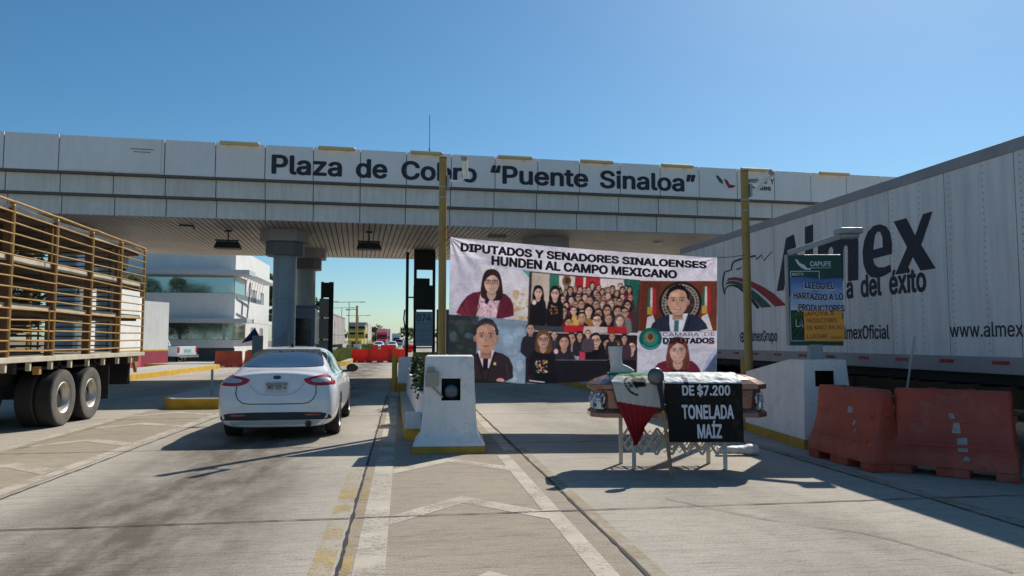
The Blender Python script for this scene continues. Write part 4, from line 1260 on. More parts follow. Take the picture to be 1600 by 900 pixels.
# poster
C = Canvas(420, 420, (22, 20, 20))
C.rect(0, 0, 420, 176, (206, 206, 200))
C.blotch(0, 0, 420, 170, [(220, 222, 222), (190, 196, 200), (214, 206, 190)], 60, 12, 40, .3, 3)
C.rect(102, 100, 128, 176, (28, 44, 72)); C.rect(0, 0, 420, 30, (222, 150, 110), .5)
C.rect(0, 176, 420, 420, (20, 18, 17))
C.blotch(0, 182, 420, 260, [(42, 42, 30), (30, 33, 24), (54, 50, 36), (18, 18, 17)], 260, 2, 9, .5, 4)
C.blotch(330, 196, 420, 420, [(48, 42, 34), (22, 20, 20)], 40, 8, 22, .4, 6)
C.blur(2)
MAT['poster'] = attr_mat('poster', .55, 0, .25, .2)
PU, PV = 110, 130
PX0, PX1 = -.20, .73
def poster_pt(u, v, off=0):
    l = .2 + v * 1.21
    y, z = drape(l)
    hang = max(0, l - LT + .05)
    x = PX0 + (PX1 - PX0) * u + .05 * hang * (1 - u)
    w = .006 * math.sin(u * 9 + 5 * v) + .004 * math.sin(u * 23 - 3 * v)
    c = .010 * nz((u * 7, v * 12, 3.1)) + .004 * nz((u * 17, v * 26, 8.0)) if hang <= 0 else 0
    return CM @ Vector((x, y - .016 - w * min(1, hang * 4) - .02 * hang - off, z + .006 + c ))
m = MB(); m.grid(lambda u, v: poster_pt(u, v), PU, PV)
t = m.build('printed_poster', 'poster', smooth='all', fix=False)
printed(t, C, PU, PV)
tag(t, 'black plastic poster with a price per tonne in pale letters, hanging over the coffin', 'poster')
def pfn(off): return lambda p: poster_pt(p.x, p.y, off + abs(p.z))
for s, x0, x1, base, cap in (('DE $7.200', .21, .84, .535, .098), ('TONELADA', .19, .88, .765, .135), ('MAÍZ', .38, .71, .955, .135)):
    mb, m2 = MB(), MB()
    text_into(mb, s, (x0, base, 0), (1, 0, 0), (0, -1, 0), x1 - x0, cap, 0.03, pfn(.008))
    text_into(m2, s, (x0 - .006, base + .006, 0), (1, 0, 0), (0, -1, 0), x1 - x0 + .012, cap + .004, 0.06, pfn(.005))
    mb.build('lettering', 'ink_lavender', t, fix=False)
    m2.build('lettering_outline', 'ink_black', t, fix=False)
# boot
bt = thing('cowboy_boot', 'whitish cowboy boot standing on the coffin lid', 'boot', CM @ Vector((-.74, -.03, .50)), CR + R(8))
def brg(cx, cy, rx, ry, z, n=18): return [(cx + rx * math.cos(2 * math.pi * k / n), cy + ry * math.sin(2 * math.pi * k / n), z) for k in range(n)]
m = MB()
m.rings([brg(.07, 0, .155, .048, .035), brg(.075, 0, .16, .05, .06), brg(.05, 0, .125, .05, .10), brg(.0, 0, .082, .052, .14), brg(-.01, 0, .078, .055, .2), brg(-.012, 0, .088, .06, .29), brg(-.012, 0, .094, .062, .36)], True, False)
m.rings([brg(-.012, 0, .088, .056, .358), brg(-.012, 0, .08, .05, .25)], False, True)
m.build('shaft', 'boot_white', bt, smooth=True)
m = MB(); m.rings([brg(.075, 0, .168, .055, .018), brg(.075, 0, .168, .055, .036)]); m.build('sole', 'conduit', bt)
m = MB(); m.rings([brg(-.05, 0, .035, .036, -.01), brg(-.05, 0, .042, .042, .02)]); m.build('heel', 'conduit', bt)
m = MB(); m.grid(lambda u, v: CM @ Vector((-.82 + .20 * u, -.14 + .2 * v, .486 + .03 * v + .012 * math.sin(9 * u + 5 * v))), 10, 10)
tag(m.build('green_cloth', 'ink_green', smooth=True, fix=False, solid=.004), 'small dark green cloth under the boot on the coffin', 'cloth')
# shovel leaning, blade up
a, b = G(1050, 748), CM @ Vector((-.285, -.42, .47))
t = thing('shovel', 'wood handled shovel leaning blade up against the coffin', 'shovel', a)
d = b - a
m = MB(); m.tube([Vector((0, 0, 0)), d * .05, d * .66], [.020, .022, .020], 10); m.build('handle', 'wood', t, smooth=True)
m = MB(); m.tube([d * .645, d * .665], .021, 10); m.build('tape', 'orange', t, smooth=True)
m = MB(); m.tube([d * .66, d * .80, d * .93, d * .99], [.019, .024, .034, .045], 10); m.build('socket', 'trim_black', t, smooth=True)
m = MB()
c = d * 1.03 + Vector((-.045, -.03, .0))
m.ball(c, (.105, .05, .105), 20, 14)
MAT['blade_steel'] = M('blade_steel', (.16, .165, .17), .35, .6)
m.build('blade', 'blade_steel', t, smooth=True)
# wrapped roll on the ground
a = G(1152, 711)
t = thing('wrapped_roll', 'white crumpled plastic roll lying on the road right of the stand', 'plastic roll', a, R(-6))
m = MB()
rg = []
g = random.Random(4)
for i in range(15):
    x = -.27 + .54 * i / 14
    r = .05 + .022 * (i / 14) ** 2 + (.012 if i in (11, 12) else 0)
    rg.append([(x, r * 1.25 * math.cos(2 * math.pi * k / 14) * g.uniform(.88, 1.1), .07 + r * math.sin(2 * math.pi * k / 14) * g.uniform(.88, 1.1), ) for k in range(14)])
m.rings(rg); m.build('plastic_wrap', 'bag_white', t, smooth=True)
m = MB(); m.tube([(.271, 0, .07), (.285, 0, .07)], .045, 12); m.build('core_end', 'conduit', t)

# ================================================================== GREEN SIGN WITH POSTERS
sg = thing('road_sign', 'green metal sign covered by a protest poster, standing on the white block', 'sign', (6.25, 10.62, 1.29), R(-9))
m = MB(); m.box(-.10, .10, -.06, .06, 0, .22); m.build('post', 'galv', sg, bevel=.006)
m = MB(); m.box(-.42, .42, -.045, .045, .20, 1.60); m.build('frame', 'galv', sg, bevel=.006)
m = MB(); m.box(-.395, .415, -.052, -.0455, .21, 1.59); m.build('sign_face', 'sign_green', sg)
m = MB()
text_into(m, 'CAPUFE', (-.06, -.054, 1.42), (1, 0, 0), (0, 0, 1), .32, .075, .02)
m.prism([(-.29, 1.53), (-.25, 1.52), (-.22, 1.47), (-.15, 1.44), (-.10, 1.385), (-.04, 1.39), (-.06, 1.36), (-.14, 1.365), (-.20, 1.40), (-.25, 1.45)], -.0545, -.0535, 'y')
m.box(-.05, .26, -.0545, -.0535, 1.39, 1.397)
m.build('lettering', 'ink_white', sg, fix=False)
m = MB()
for bx in ((-.365, .08, 1.335, 1.345), (-.365, -.355, 1.2, 1.335), (.07, .08, 1.2, 1.335), (-.385, -.377, .28, .95), (-.385, -.1, .27, .278)): m.box(bx[0], bx[1], -.0545, -.0535, bx[2], bx[3])
text_into(m, 'MOTO', (-.335, -.054, 1.275), (1, 0, 0), (0, 0, 1), .17, .042, .01)
m.build('border_line', 'ink_white', sg, fix=False)
m = MB(); m.prism([(-.04, .03), (.04, .03), (.04, -.03), (-.04, -.03)], 0, 0, 'y')
m = MB()
m.beam((-.36, .02, 1.63), (.56, -.12, 1.93), .10, .085); m.build('lamp_arm', 'galv', sg, bevel=.008)
m = MB(); m.box(.34, .68, -.26, .02, 1.90, 1.99); m.box(.38, .64, -.22, -.02, 1.84, 1.90); m.build('lamp_head', 'galv', sg, bevel=.015)
C = Canvas(240, 330, (70, 105, 165))
for k in range(60): C.rect(0, k * 3, 240, k * 3 + 3, tuple(np.array((84, 112, 176)) * (1 - k / 60) + np.array((206, 218, 236)) * (k / 60)))
C.blotch(0, 60, 240, 180, [(190, 204, 226), (150, 176, 214)], 40, 10, 34, .25, 3)
C.rect(0, 180, 240, 330, (34, 62, 40))
for k in range(-14, 15): C.line([(120 + k * 5, 182), (120 + k * 34, 330)], 4.5, (66, 104, 52), .8)
C.blotch(0, 180, 240, 330, [(28, 52, 34), (58, 92, 50), (20, 36, 26)], 160, 2, 7, .4, 5)
po = thing('printed_poster', 'blue sky and crop field poster pasted over the green sign', 'poster', (6.25, 10.62, 1.29), R(-9))
MAT['poster2'] = attr_mat('poster2', .45, 0, .1)
def p2(u, v, off=0): return Vector((-.375 + .80 * u, -.0575 - .004 * math.sin(7 * u + 4 * v) - .004 - off, 1.245 - .02 * u - .92 * v + .01 * math.sin(8 * u) * (1 - v)))
m = MB(); m.grid(lambda u, v: p2(u, v), 120, 160)
pp = m.build('printed_sheet', 'poster2', po, smooth='all', fix=False); printed(pp, C, 120, 160)
for s, x0, x1, b_ in (('LLEGÓ EL', .27, .84, .175), ('HARTAZGO A LO', .05, 1.0, .36), ('PRODUCTORES', .14, 1.02, .55), ('LA', .10, .22, .80)):
    h_ = .105
    mb, m2 = MB(), MB()
    text_into(mb, s, (x0, b_, 0), (1, 0, 0), (0, -1, 0), x1 - x0, h_, .026, lambda p: p2(p.x, p.y, .006 + abs(p.z)))
    text_into(m2, s, (x0 - .012, b_ + .012, 0), (1, 0, 0), (0, -1, 0), x1 - x0 + .024, h_ + .012, .055, lambda p: p2(p.x, p.y, .002 + abs(p.z)))
    mb.build('lettering', 'ink_navy', po, fix=False); m2.build('lettering_outline', 'ink_white', po, fix=False)
cc = thing('handwritten_card', 'orange handwritten card stuck on the lower right of the sign', 'card', (6.25, 10.62, 1.29), R(-9))
m = MB(); m.add([(-.18, -.071, .275), (.24, -.070, .265), (.425, -.071, .268), (.43, -.072, .60), (.40, -.072, .61), (.40, -.071, .73), (.1, -.070, .735), (-.185, -.071, .735)], [tuple(range(8))]); m.build('card_sheet', 'card_orange', cc, solid=.002)
for s, x0, w, z, h_ in (('¡APOYA A', -.165, .44, .655, .062), ('PRODUCTORES', -.15, .46, .55, .062), ('DE MAIZ EN SU', -.145, .54, .445, .058), ('LUCHA!', -.145, .30, .31, .066), ('GRACIAS', .215, .17, .31, .03)):
    m = MB()
    text_into(m, s, (x0, -.0755, z), (1, 0, .02), (0, 0, 1), w, h_, -.008 if h_ > .04 else 0, slant=.08)
    m.build('lettering', 'ink_black', cc, fix=False)
# ================================================================== WHEELS
def wheel(parent, x, y, r, w, side, truck=False, dusty=False):
    """side +1: outer face towards +x"""
    T = Matrix.Translation((x, y, r)) @ Matrix.Diagonal((side, 1, 1, 1))
    m = MB()
    m.lathe([(-w * .45, 0), (-w * .45, r * .3), (w * .1, r * .3), (w * .12, 0)], 20, 'X', T)
    h = m.build('wheel', 'trim_black' if not truck else 'chassis', parent, smooth=True)
    rr = r * (.56 if truck else .70)
    m = MB()
    m.lathe([(-w * .5, rr), (-w * .5, r * .93), (-w * .42, r), (w * .42, r), (w * .49, r * .955)], 40, 'X', T)
    if dusty: m.cur = 1
    m.lathe([(w * .49, r * .955), (w * .515, r * .9), (w * .52, r * .82), (w * .515, r * .7), (w * .5, rr + .02), (w * .46, rr)], 40, 'X', T)
    m.cur = 0
    if truck:
        for k in range(-2, 3): m.lathe([(w * .16 * k - .006, r * 1.0), (w * .16 * k, r * 1.006), (w * .16 * k + .006, r * 1.0)], 40, 'X', T)
    m.build('tyre', ['rubber', 'rubber_dusty'] if dusty else 'rubber', h, smooth=True)
    m = MB()
    if truck:
        m.lathe([(w * .46, rr + .002), (w * .49, rr - .012), (w * .44, rr - .03), (w * .30, rr - .05), (-w * .12, rr - .08), (-w * .16, rr - .12), (-w * .14, r * .26), (-w * .02, r * .24), (w * .06, r * .17), (w * .08, 0)], 40, 'X', T)
        for k in range(10):
            a = 2 * math.pi * k / 10
            c = T @ Vector((-w * .15, math.cos(a) * r * .32, math.sin(a) * r * .32))
            m.tube([c, c + Vector((side * .035, 0, 0))], .014, 6)
        rim = m.build('rim', 'rim_alu', h, smooth=True)
        m = MB()
        for k in range(5):
            a = 2 * math.pi * k / 5 + .3
            c = T @ Vector((-w * .145, math.cos(a) * r * .41, math.sin(a) * r * .41))
            m.tube([c, c + Vector((side * .004, 0, 0))], .032, 12)
        m.build('hand_hole', 'black', h)
    else:
        m.lathe([(w * .46, rr + .002), (w * .48, rr - .01), (w * .40, rr - .025), (w * .1, rr - .03), (w * .05, rr - .05)], 36, 'X', T)
        m.lathe([(w * .34, 0), (w * .34, r * .13), (w * .26, r * .17)], 20, 'X', T)
        for k in range(10):
            a = 2 * math.pi * k / 10
            p = Vector((w * .32, math.cos(a) * r * .12, math.sin(a) * r * .12))
            q = Vector((w * .38, math.cos(a) * (rr - .015), math.sin(a) * (rr - .015)))
            m.beam(T @ p, T @ q, .035, .02, (1, 0, 0))
        m.build('rim', 'steel', h, smooth=True)
    return h
MAT['rim_alu'] = M('rim_alu', (.62, .58, .50), .4, .55, var=.25, vs=4, grime=.35, grime_col=(.16, .13, .10))

# ================================================================== CARS
def car_body(parent, L, W, stations, paint, arches, r_arch, rear_shift=None, front_shift=None, sub=2):
    """stations: y, half width factor, z bottom, z belt, z top, greenhouse base half, greenhouse top half (None,None = deck)"""
    m = MB()
    rgs = []
    for i, (y, k, zb, zs, zt, gb, gt) in enumerate(stations):
        w = W / 2 * k
        if gb is None:
            pts = [(0, zb), (.7 * w, zb), (.93 * w, zb + .05), (.985 * w, zb + .22), (1.0 * w, .62 * zs + .1), (.985 * w, zs - .10), (.95 * w, zs - .02), (.86 * w, zs + (zt - zs) * .35), (.68 * w, zs + (zt - zs) * .7), (.45 * w, zs + (zt - zs) * .9), (.22 * w, zt - .004), (0, zt)]
        else:
            a, b = gb, gt
            pts = [(0, zb), (.7 * w, zb), (.93 * w, zb + .05), (.985 * w, zb + .22), (1.0 * w, .62 * zs + .1), (.985 * w, zs - .10), (.955 * w, zs - .01), (a, zs + .03), (a + (b - a) * .55, zs + (zt - zs) * .55), (b, zt - .065), (b * .72, zt - .012), (0, zt)]
        def sh(z):
            if rear_shift and y < .35: return rear_shift(z) * (1 - y / .35)
            if front_shift and y > L - .5: return -front_shift(z) * (1 - (L - y) / .5)
            return 0
        ring = [(p[0], y + sh(p[1]), p[1]) for p in pts] + [(-p[0], y + sh(p[1]), p[1]) for p in pts[-2:0:-1]]
        rgs.append(ring)
    m.rings(rgs)
    b = m.build('body', [paint, 'black'], parent, smooth='all')
    b.data.polygons.foreach_set('material_index', [0] * len(b.data.polygons))
    md = b.modifiers.new('s', 'SUBSURF'); md.levels = md.render_levels = sub
    bake(b)
    c = MB(); c.cur = 1
    for y in arches:
        for s in (-1, 1):
            c.lathe([(-.16, 0), (-.16, r_arch), (.3, r_arch), (.3, 0)], 36, 'X', Matrix.Translation((s * (W / 2 - .1), y, .33)) @ Matrix.Diagonal((s, 1, 1, 1)))
    co = c.build('cut', [paint, 'black']); co.parent = parent
    md = b.modifiers.new('b', 'BOOLEAN'); md.object = co; md.operation = 'DIFFERENCE'; md.solver = 'EXACT'
    bake(b)
    bpy.data.objects.remove(co)
    b.data.polygons.foreach_set('use_smooth', [True] * len(b.data.polygons))
    b.data.set_sharp_from_angle(angle=R(40))
    return b
def part_patch(parent, bvh, name, mat, outline, view, off=.004, step=.05, sm=2, mirror=False, smooth='all'):
    m = MB()
    o = smooth_poly(outline, sm) if sm else outline
    patch(m, bvh, o, view, off, step)
    ob = m.build(name, mat, parent, smooth=smooth)
    if mirror:
        part_patch(parent, bvh, name, mat, [(-p[0], p[1]) for p in outline], view, off, step, sm, False, smooth)
    return ob
def seam(parent, bvh, pts, view, w=.010, off=.003, closed=False, mat='trim_black', name='panel_seam'):
    """a panel gap drawn as a thin dark strip that follows the body"""
    m = MB()
    n = len(pts)
    L, Rr = [], []
    for i, p in enumerate(pts):
        a, b = Vector(pts[max(i - 1, 0)]), Vector(pts[min(i + 1, n - 1)])
        d = (b - a).normalized()
        q = Vector((-d.y, d.x)) * w / 2
        L.append(Vector(p) + q); Rr.append(Vector(p) - q)
    patch(m, bvh, [tuple(p) for p in L] + [tuple(p) for p in Rr[::-1]], view, off, .08)
    return m.build(name, mat, parent, smooth='all')
def sedan(name, label, loc, rz, paint='car_white', plate=None, group=None, detail=True):
    t = thing(name, label, 'car', loc, rz, group)
    Lc, Wc = 4.85, 1.86
    st = [(0.0, .80, .26, .86, 1.00, None, None), (.03, .885, .225, .90, 1.055, None, None), (.12, .95, .21, .93, 1.085, None, None), (.32, .985, .20, .95, 1.10, None, None), (.52, 1.0, .20, .955, 1.115, None, None),
          (.72, 1.0, .20, .955, 1.16, .80, .70), (1.10, 1.0, .20, .955, 1.30, .80, .64), (1.62, 1.0, .19, .95, 1.435, .80, .60), (2.05, 1.0, .19, .945, 1.47, .80, .60), (2.55, 1.0, .19, .93, 1.465, .80, .60), (2.95, 1.0, .19, .92, 1.40, .80, .61),
          (3.35, 1.0, .19, .91, 1.20, .80, .68), (3.68, .995, .20, .90, 1.02, .79, .72), (3.80, .99, .20, .90, .98, None, None), (4.2, .97, .20, .86, .925, None, None), (4.6, .92, .21, .78, .83, None, None), (4.80, .82, .24, .68, .73, None, None), (4.85, .72, .28, .62, .66, None, None)]
    rs = lambda z: .0 if z < .66 else .02 + .10 * min(1, (z - .66) / .35)
    b = car_body(t, Lc, Wc, st, paint, (1.02, 3.87), .385, rs)
    bv = bvh_of(b)
    part_patch(t, bv, 'rear_window', 'car_glass', [(-.62, 1.13), (.62, 1.13), (.655, 1.16), (.52, 1.395), (.46, 1.41), (-.46, 1.41), (-.52, 1.395), (-.655, 1.16)], 'rear', .009, .045)
    part_patch(t, bv, 'windscreen', 'car_glass', [(-.66, 1.0), (.66, 1.0), (.56, 1.36), (-.56, 1.36)], 'front', .009, .045)
    for vw in ('right', 'left'):
        part_patch(t, bv, 'side_window', 'car_glass', [(.98, 1.0), (1.72, 1.0), (1.72, 1.37), (1.52, 1.37), (1.2, 1.21)], vw, .008, .05, 2)
        part_patch(t, bv, 'side_window', 'car_glass', [(1.80, 1.0), (2.62, .985), (2.62, 1.36), (1.80, 1.38)], vw, .008, .05, 2)
        part_patch(t, bv, 'side_window', 'car_glass', [(2.70, .985), (3.5, .965), (3.32, 1.08), (2.86, 1.35), (2.70, 1.36)], vw, .008, .05, 2)
        if detail:
            for y in (1.76, 2.66):
                seam(t, bv, [(y, .95), (y, .6), (y - (.0 if y > 2 else .12), .3)], vw)
            seam(t, bv, [(.92, .985), (1.5, .975), (2.6, .955), (3.55, .94)], vw, .02, .004, mat='chrome', name='window_trim')
            for y in (1.86, 2.8): part_patch(t, bv, 'door_handle', paint, [(y, .86), (y + .17, .86), (y + .17, .89), (y, .89)], vw, .025, .05, 1)
    s0 = 1
    for s in (1, -1):
        out = [(.385, .955), (.47, .885), (.60, .855), (.84, .865), (.895, .88), (.90, .97), (.85, 1.03), (.70, 1.025), (.50, .99)]
        part_patch(t, bv, 'tail_light', 'lamp_red', [(s * p[0], p[1]) for p in out], 'rear', .007, .04, 1)
        part_patch(t, bv, 'reverse_lens', 'lamp_clear', [(s * p[0], p[1]) for p in ((.50, .95), (.56, .905), (.79, .905), (.81, .935), (.78, .98), (.66, .985))], 'rear', .012, .04, 1)
        m = MB()
        m.ball((0, 0, 0), (.115, .07, .085), 18, 12)
        m.v = [(p[0], max(p[1], -.035), p[2]) for p in m.v]
        mm = m.build('door_mirror', 'trim_black', t, smooth=True); mm.location = (s * 1.0, 3.12, 1.03)
        q = MB(); q.box(-.14, .02, -.03, .03, -.05, -.01) if s > 0 else q.box(-.02, .14, -.03, .03, -.05, -.01)
        ms = q.build('mirror_stalk', 'trim_black', t); ms.location = (s * .95, 3.12, 1.0)
        wheel(t, s * .80, 1.02, .335, .23, s)
        wheel(t, s * .80, 3.87, .335, .23, s)
        part_patch(t, bv, 'headlight', 'lamp_clear', [(s * .40, .68), (s * .74, .70), (s * .80, .80), (s * .62, .80)], 'front', .008, .05, 1)
    part_patch(t, bv, 'grille', 'trim_black', [(-.35, .50), (.35, .50), (.42, .66), (-.42, .66)], 'front', .006, .06, 1)
    part_patch(t, bv, 'bumper_trim', 'trim_black', [(-.86, .345), (-.74, .335), (.74, .335), (.86, .345), (.80, .425), (.64, .455), (-.64, .455), (-.80, .425)], 'rear', .006, .07, 1)
    if detail:
        for s in (1, -1):
            part_patch(t, bv, 'reflector', 'lamp_red', [(s * p[0], p[1]) for p in ((.45, .40), (.68, .40), (.68, .43), (.45, .425))], 'rear', .011, .06, 1)
        tr = [(-.60, .86), (-.605, .74), (-.57, .66), (-.50, .60), (-.40, .585), (0, .58), (.40, .585), (.50, .60), (.57, .66), (.605, .74), (.60, .86)]
        seam(t, bv, tr, 'rear', .014, .004)
        seam(t, bv, [(-.42, .90), (-.36, .82), (-.26, .745), (-.16, .72), (.16, .72), (.26, .745), (.36, .82), (.42, .90)], 'rear', .022, .003, mat='car_fold_shade', name='fold_shade')  # shade along the pressed fold, drawn as a greyer strip of body white
        seam(t, bv, [(-.42, .925), (0, .945), (.42, .925)], 'rear', .03, .008, mat=paint, name='trunk_brow')
        mp = part_patch(t, bv, 'number_plate', 'plate_white', [(-.165, .755), (.165, .755), (.165, .91), (-.165, .91)], 'rear', .012, .1, 0)
        f = lambda x, z: next((h[0].y for h in [bv.ray_cast(Vector((x, -3, z)), Vector((0, 1, 0)))] if h[0]), 0)
        m = MB()
        y = min(f(x, .83) for x in (-.15, 0, .15)) - .016
        text_into(m, plate or 'VKZ-522-4', (-.14, y, .805), (1, 0, 0), (0, 0, 1), .28, .062, .02)
        m.build('plate_lettering', 'ink_navy', mp, fix=False)
        m = MB(); m.box(-.163, .163, y - .001, y + .001, .868, .908); m.build('plate_band', 'plate_grey', mp)
        m = MB(); m.box(-.163, .163, y - .001, y + .001, .757, .782); m.build('plate_foot', 'plate_red', mp)
        m = MB(); m.ball((0, f(0, .985) - .008, .99), (.062, .008, .03), 24, 10); m.build('badge', 'badge_blue', t, smooth=True)
        m = MB(); m.tube([Vector((.50, f(.50, .3) - .02, .275)), Vector((.50, f(.50, .3) + .15, .28))], .05, 20, False); m.tube([Vector((.50, f(.50, .3) - .015, .275)), Vector((.50, f(.50, .3) + .15, .28))], .04, 20, True)
        m.build('exhaust_pipe', 'trim_black', t, smooth=True)
        part_patch(t, bv, 'lower_apron', 'apron_grey', [(-.80, .235), (.80, .235), (.86, .335), (-.86, .335)], 'rear', .004, .08, 1)
        m = MB(); m.prism([(2.0, 1.455), (1.84, 1.458), (1.86, 1.52), (1.92, 1.53)], -.025, .025, 'x'); m.build('roof_antenna', 'trim_black', t, bevel=.008)
    m = MB(); m.box(-.7, .7, .4, 4.4, .17, .3); m.build('underbody', 'black', t)
    return t
MAT['car_fold_shade'] = M('car_fold_shade', (.62, .63, .65), .3, coat=.6)
MAT['plate_white'] = M('plate_white', (.62, .62, .60), .5)
MAT['plate_grey'] = M('plate_grey', (.30, .30, .30), .5)
MAT['plate_red'] = M('plate_red', (.30, .06, .07), .5)
MAT['badge_blue'] = M('badge_blue', (.03, .05, .11), .25, .4)
MAT['apron_grey'] = M('apron_grey', (.48, .47, .46), .5)
sedan('white_sedan', 'white four door sedan seen from behind in the open lane', (-1.95, 12.05, 0), R(0.8))

# ================================================================== WHITE TRAILER WITH TRACTOR (heading away)
TX, TY1, TL = 7.55, 19.43, 16.15
tr = thing('semi_trailer', 'long white lettered box trailer parked along the right side, dark tractor ahead', 'semi trailer', (TX + 1.3, TY1 - TL, 0))
def tw(m, *a, **k): return m.build(*a, parent=tr, world=True, **k)
def trailer_wall_mat():
    m, nt, p = new_mat('trailer_wall')
    c = coord(nt)
    out = mul(nt, (0.74, 0.735, 0.72), ramp(nt, noise(nt, c, .8), [(0.3, .9), (.7, 1.03)]))
    out = mul(nt, out, ramp(nt, noise(nt, c, 2.0, 6, .7, (1, 4, .3)), [(.36, .80), (.6, 1.0)]))
    sep = nt.nodes.new('ShaderNodeSeparateXYZ'); nt.links.new(c, sep.inputs[0])
    # rivet rows every 0.61 m and panel seams every 1.22 m
    def fr(src, per, off=0.0):
        a = nt.nodes.new('ShaderNodeMath'); a.operation = 'ADD'; a.inputs[1].default_value = off
        nt.links.new(src, a.inputs[0])
        q = nt.nodes.new('ShaderNodeMath'); q.operation = 'PINGPONG'; q.inputs[1].default_value = per / 2
        nt.links.new(a.outputs[0], q.inputs[0])
        return q.outputs[0]
    def lt(src, v):
        q = nt.nodes.new('ShaderNodeMath'); q.operation = 'LESS_THAN'; q.inputs[1].default_value = v
        nt.links.new(src, q.inputs[0]); return q.outputs[0]
    def ml(a, b):
        q = nt.nodes.new('ShaderNodeMath'); q.operation = 'MULTIPLY'
        nt.links.new(a, q.inputs[0]); nt.links.new(b, q.inputs[1]); return q.outputs[0]
    seamf = lt(fr(sep.outputs[1], 1.22), .006)
    riv = ml(lt(fr(sep.outputs[1], .61, .09), .011), lt(fr(sep.outputs[2], .09), .011))
    out = mul(nt, out, (.18, .18, .19), seamf, 'MIX')
    out = mul(nt, out, (.30, .30, .32), riv, 'MIX')
    nt.links.new(out, p.inputs['Base Color'])
    p.inputs['Roughness'].default_value = .38
    return m
MAT['trailer_wall'] = trailer_wall_mat()
m = MB(); m.box(TX, TX + 2.6, TY1 - TL, TY1, 1.36, 3.97); tw(m, 'box_wall', 'trailer_wall')
m = MB(); m.box(TX - .02, TX + .06, TY1 - TL - .02, TY1 + .02, 3.93, 4.09); m.box(TX + 2.54, TX + 2.62, TY1 - TL - .02, TY1 + .02, 3.93, 4.09); m.box(TX + .06, TX + 2.54, TY1 - TL, TY1, 3.97, 4.07); tw(m, 'roof_rail', 'rail_grey', bevel=.01)
m = MB(); m.box(TX - .018, TX + .10, TY1 - TL - .02, TY1 + .02, 1.14, 1.36); m.box(TX + 2.5, TX + 2.618, TY1 - TL, TY1, 1.14, 1.36); tw(m, 'bottom_rail', 'rail_grey', bevel=.01)
m = MB()
y = TY1 - .35
MAT['strip_red'] = M('strip_red', (.30, .03, .035), .3)
while y > TY1 - TL + .3:
    m = MB(); m.box(TX - .024, TX - .019, y - .28, y, 1.26, 1.31); tw(m, 'reflective_strip', 'strip_red'); y -= .95
m = MB()
m.box(TX + .1, TX + 2.5, TY1 - TL, TY1, 1.0, 1.3)
for yy in np.arange(TY1 - TL + .3, TY1, .6): m.box(TX + .1, TX + 2.5, yy, yy + .06, .95, 1.02)
tw(m, 'floor_frame', 'chassis')
m = MB()
for x in (TX + .5, TX + 1.9): m.box(x, x + .14, TY1 - 3.1, TY1 - 2.95, .15, 1.0); m.box(x - .05, x + .2, TY1 - 3.2, TY1 - 2.85, .02, .15)
m.beam((TX + .57, TY1 - 3.0, .4), (TX + 1.97, TY1 - 3.0, .9), .06, .06)
tw(m, 'landing_gear', 'chassis')
ti = Vector((TX + 1.3, TY1 - TL, 0))
for y in (2.6, 3.9):
    for s in (-1, 1):
        for k in (0, 1): wheel(tr, s * (1.14 - .33 * k), y, .51, .27, s, True)
m = MB(); m.box(-1.25, 1.25, 1.6, 1.63, .2, 1.1); m.build('mud_flap', 'rubber', tr)
# lettering, traced on the side plane x = TX
m = MB()
YL = lambda px, py: PX(px, py, TX).y
UU = (0, -1, 0)
a, e = YL(1212, 454), YL(1461, 422)
m = MB(); text_into(m, 'a  del  éxito', (TX - .004, YL(1323, 466), 2.30), UU, (0, 0, 1), YL(1323, 466) - YL(1448, 455), .36, .03); tw(m, 'lettering', 'ink_navy', fix=False)
m = MB(); text_into(m, 'AlmexGrupo', (TX - .004, YL(1170, 533), 1.56), UU, (0, 0, 1), YL(1170, 533) - YL(1215, 533), .22, .02); tw(m, 'lettering', 'ink_navy', fix=False)
m = MB(); text_into(m, 'AlmexOficial', (TX - .004, YL(1311, 533), 1.60), UU, (0, 0, 1), YL(1311, 533) - YL(1390, 532), .22, .02); tw(m, 'lettering', 'ink_navy', fix=False)
m = MB(); text_into(m, 'www.almex.mx', (TX - .004, YL(1485, 531), 1.62), UU, (0, 0, 1), 1.62, .19, .008); tw(m, 'lettering', 'ink_navy', fix=False)
m = MB()
yy, zz = YL(1160, 530), 1.64
m.lathe([(-.003, .075), (0, .12), (.001, .075), (-.003, .075)], 24, 'X', Matrix.Translation((TX - .003, yy, zz)))
m.lathe([(-.003, 0), (-.003, .04), (.001, .04)], 16, 'X', Matrix.Translation((TX - .003, yy, zz)))
tw(m, 'round_icon', 'ink_navy', smooth=True)
def traced(name, mat, px, off):
    mm = MB(); pts = [PX(a, b, TX) for a, b in px]
    mm.prism([(p.y, p.z) for p in pts], TX - off - .003, TX - off, 'x')
    return tw(mm, name, mat)
def z7(pts): return [(1120 + x * .3, 300 + y * .3) for x, y in pts]   # from the enlarged tracing
def z5(pts): return [(1100 + x * .3, 330 + y * .3) for x, y in pts]
def brush(name, pts, w, off, mat='ink_black'):
    P = [Vector(p) for p in pts]
    L, Q = [], []
    for i, p in enumerate(P):
        d = (P[min(i + 1, len(P) - 1)] - P[max(i - 1, 0)]).normalized()
        n = Vector((-d.y, d.x)) * (w if isinstance(w, (int, float)) else w[i]) / 2
        L.append(tuple(p + n)); Q.append(tuple(p - n))
    mm = MB()
    pl = [PX(*p, TX) for p in L]; pq = [PX(*p, TX) for p in Q]
    n = len(L)
    mm.add([(TX - off, p.y, p.z) for p in pl + pq], [(i, i + 1, n + i + 1, n + i) for i in range(n - 1)])
    tw(mm, name, mat, fix=False)
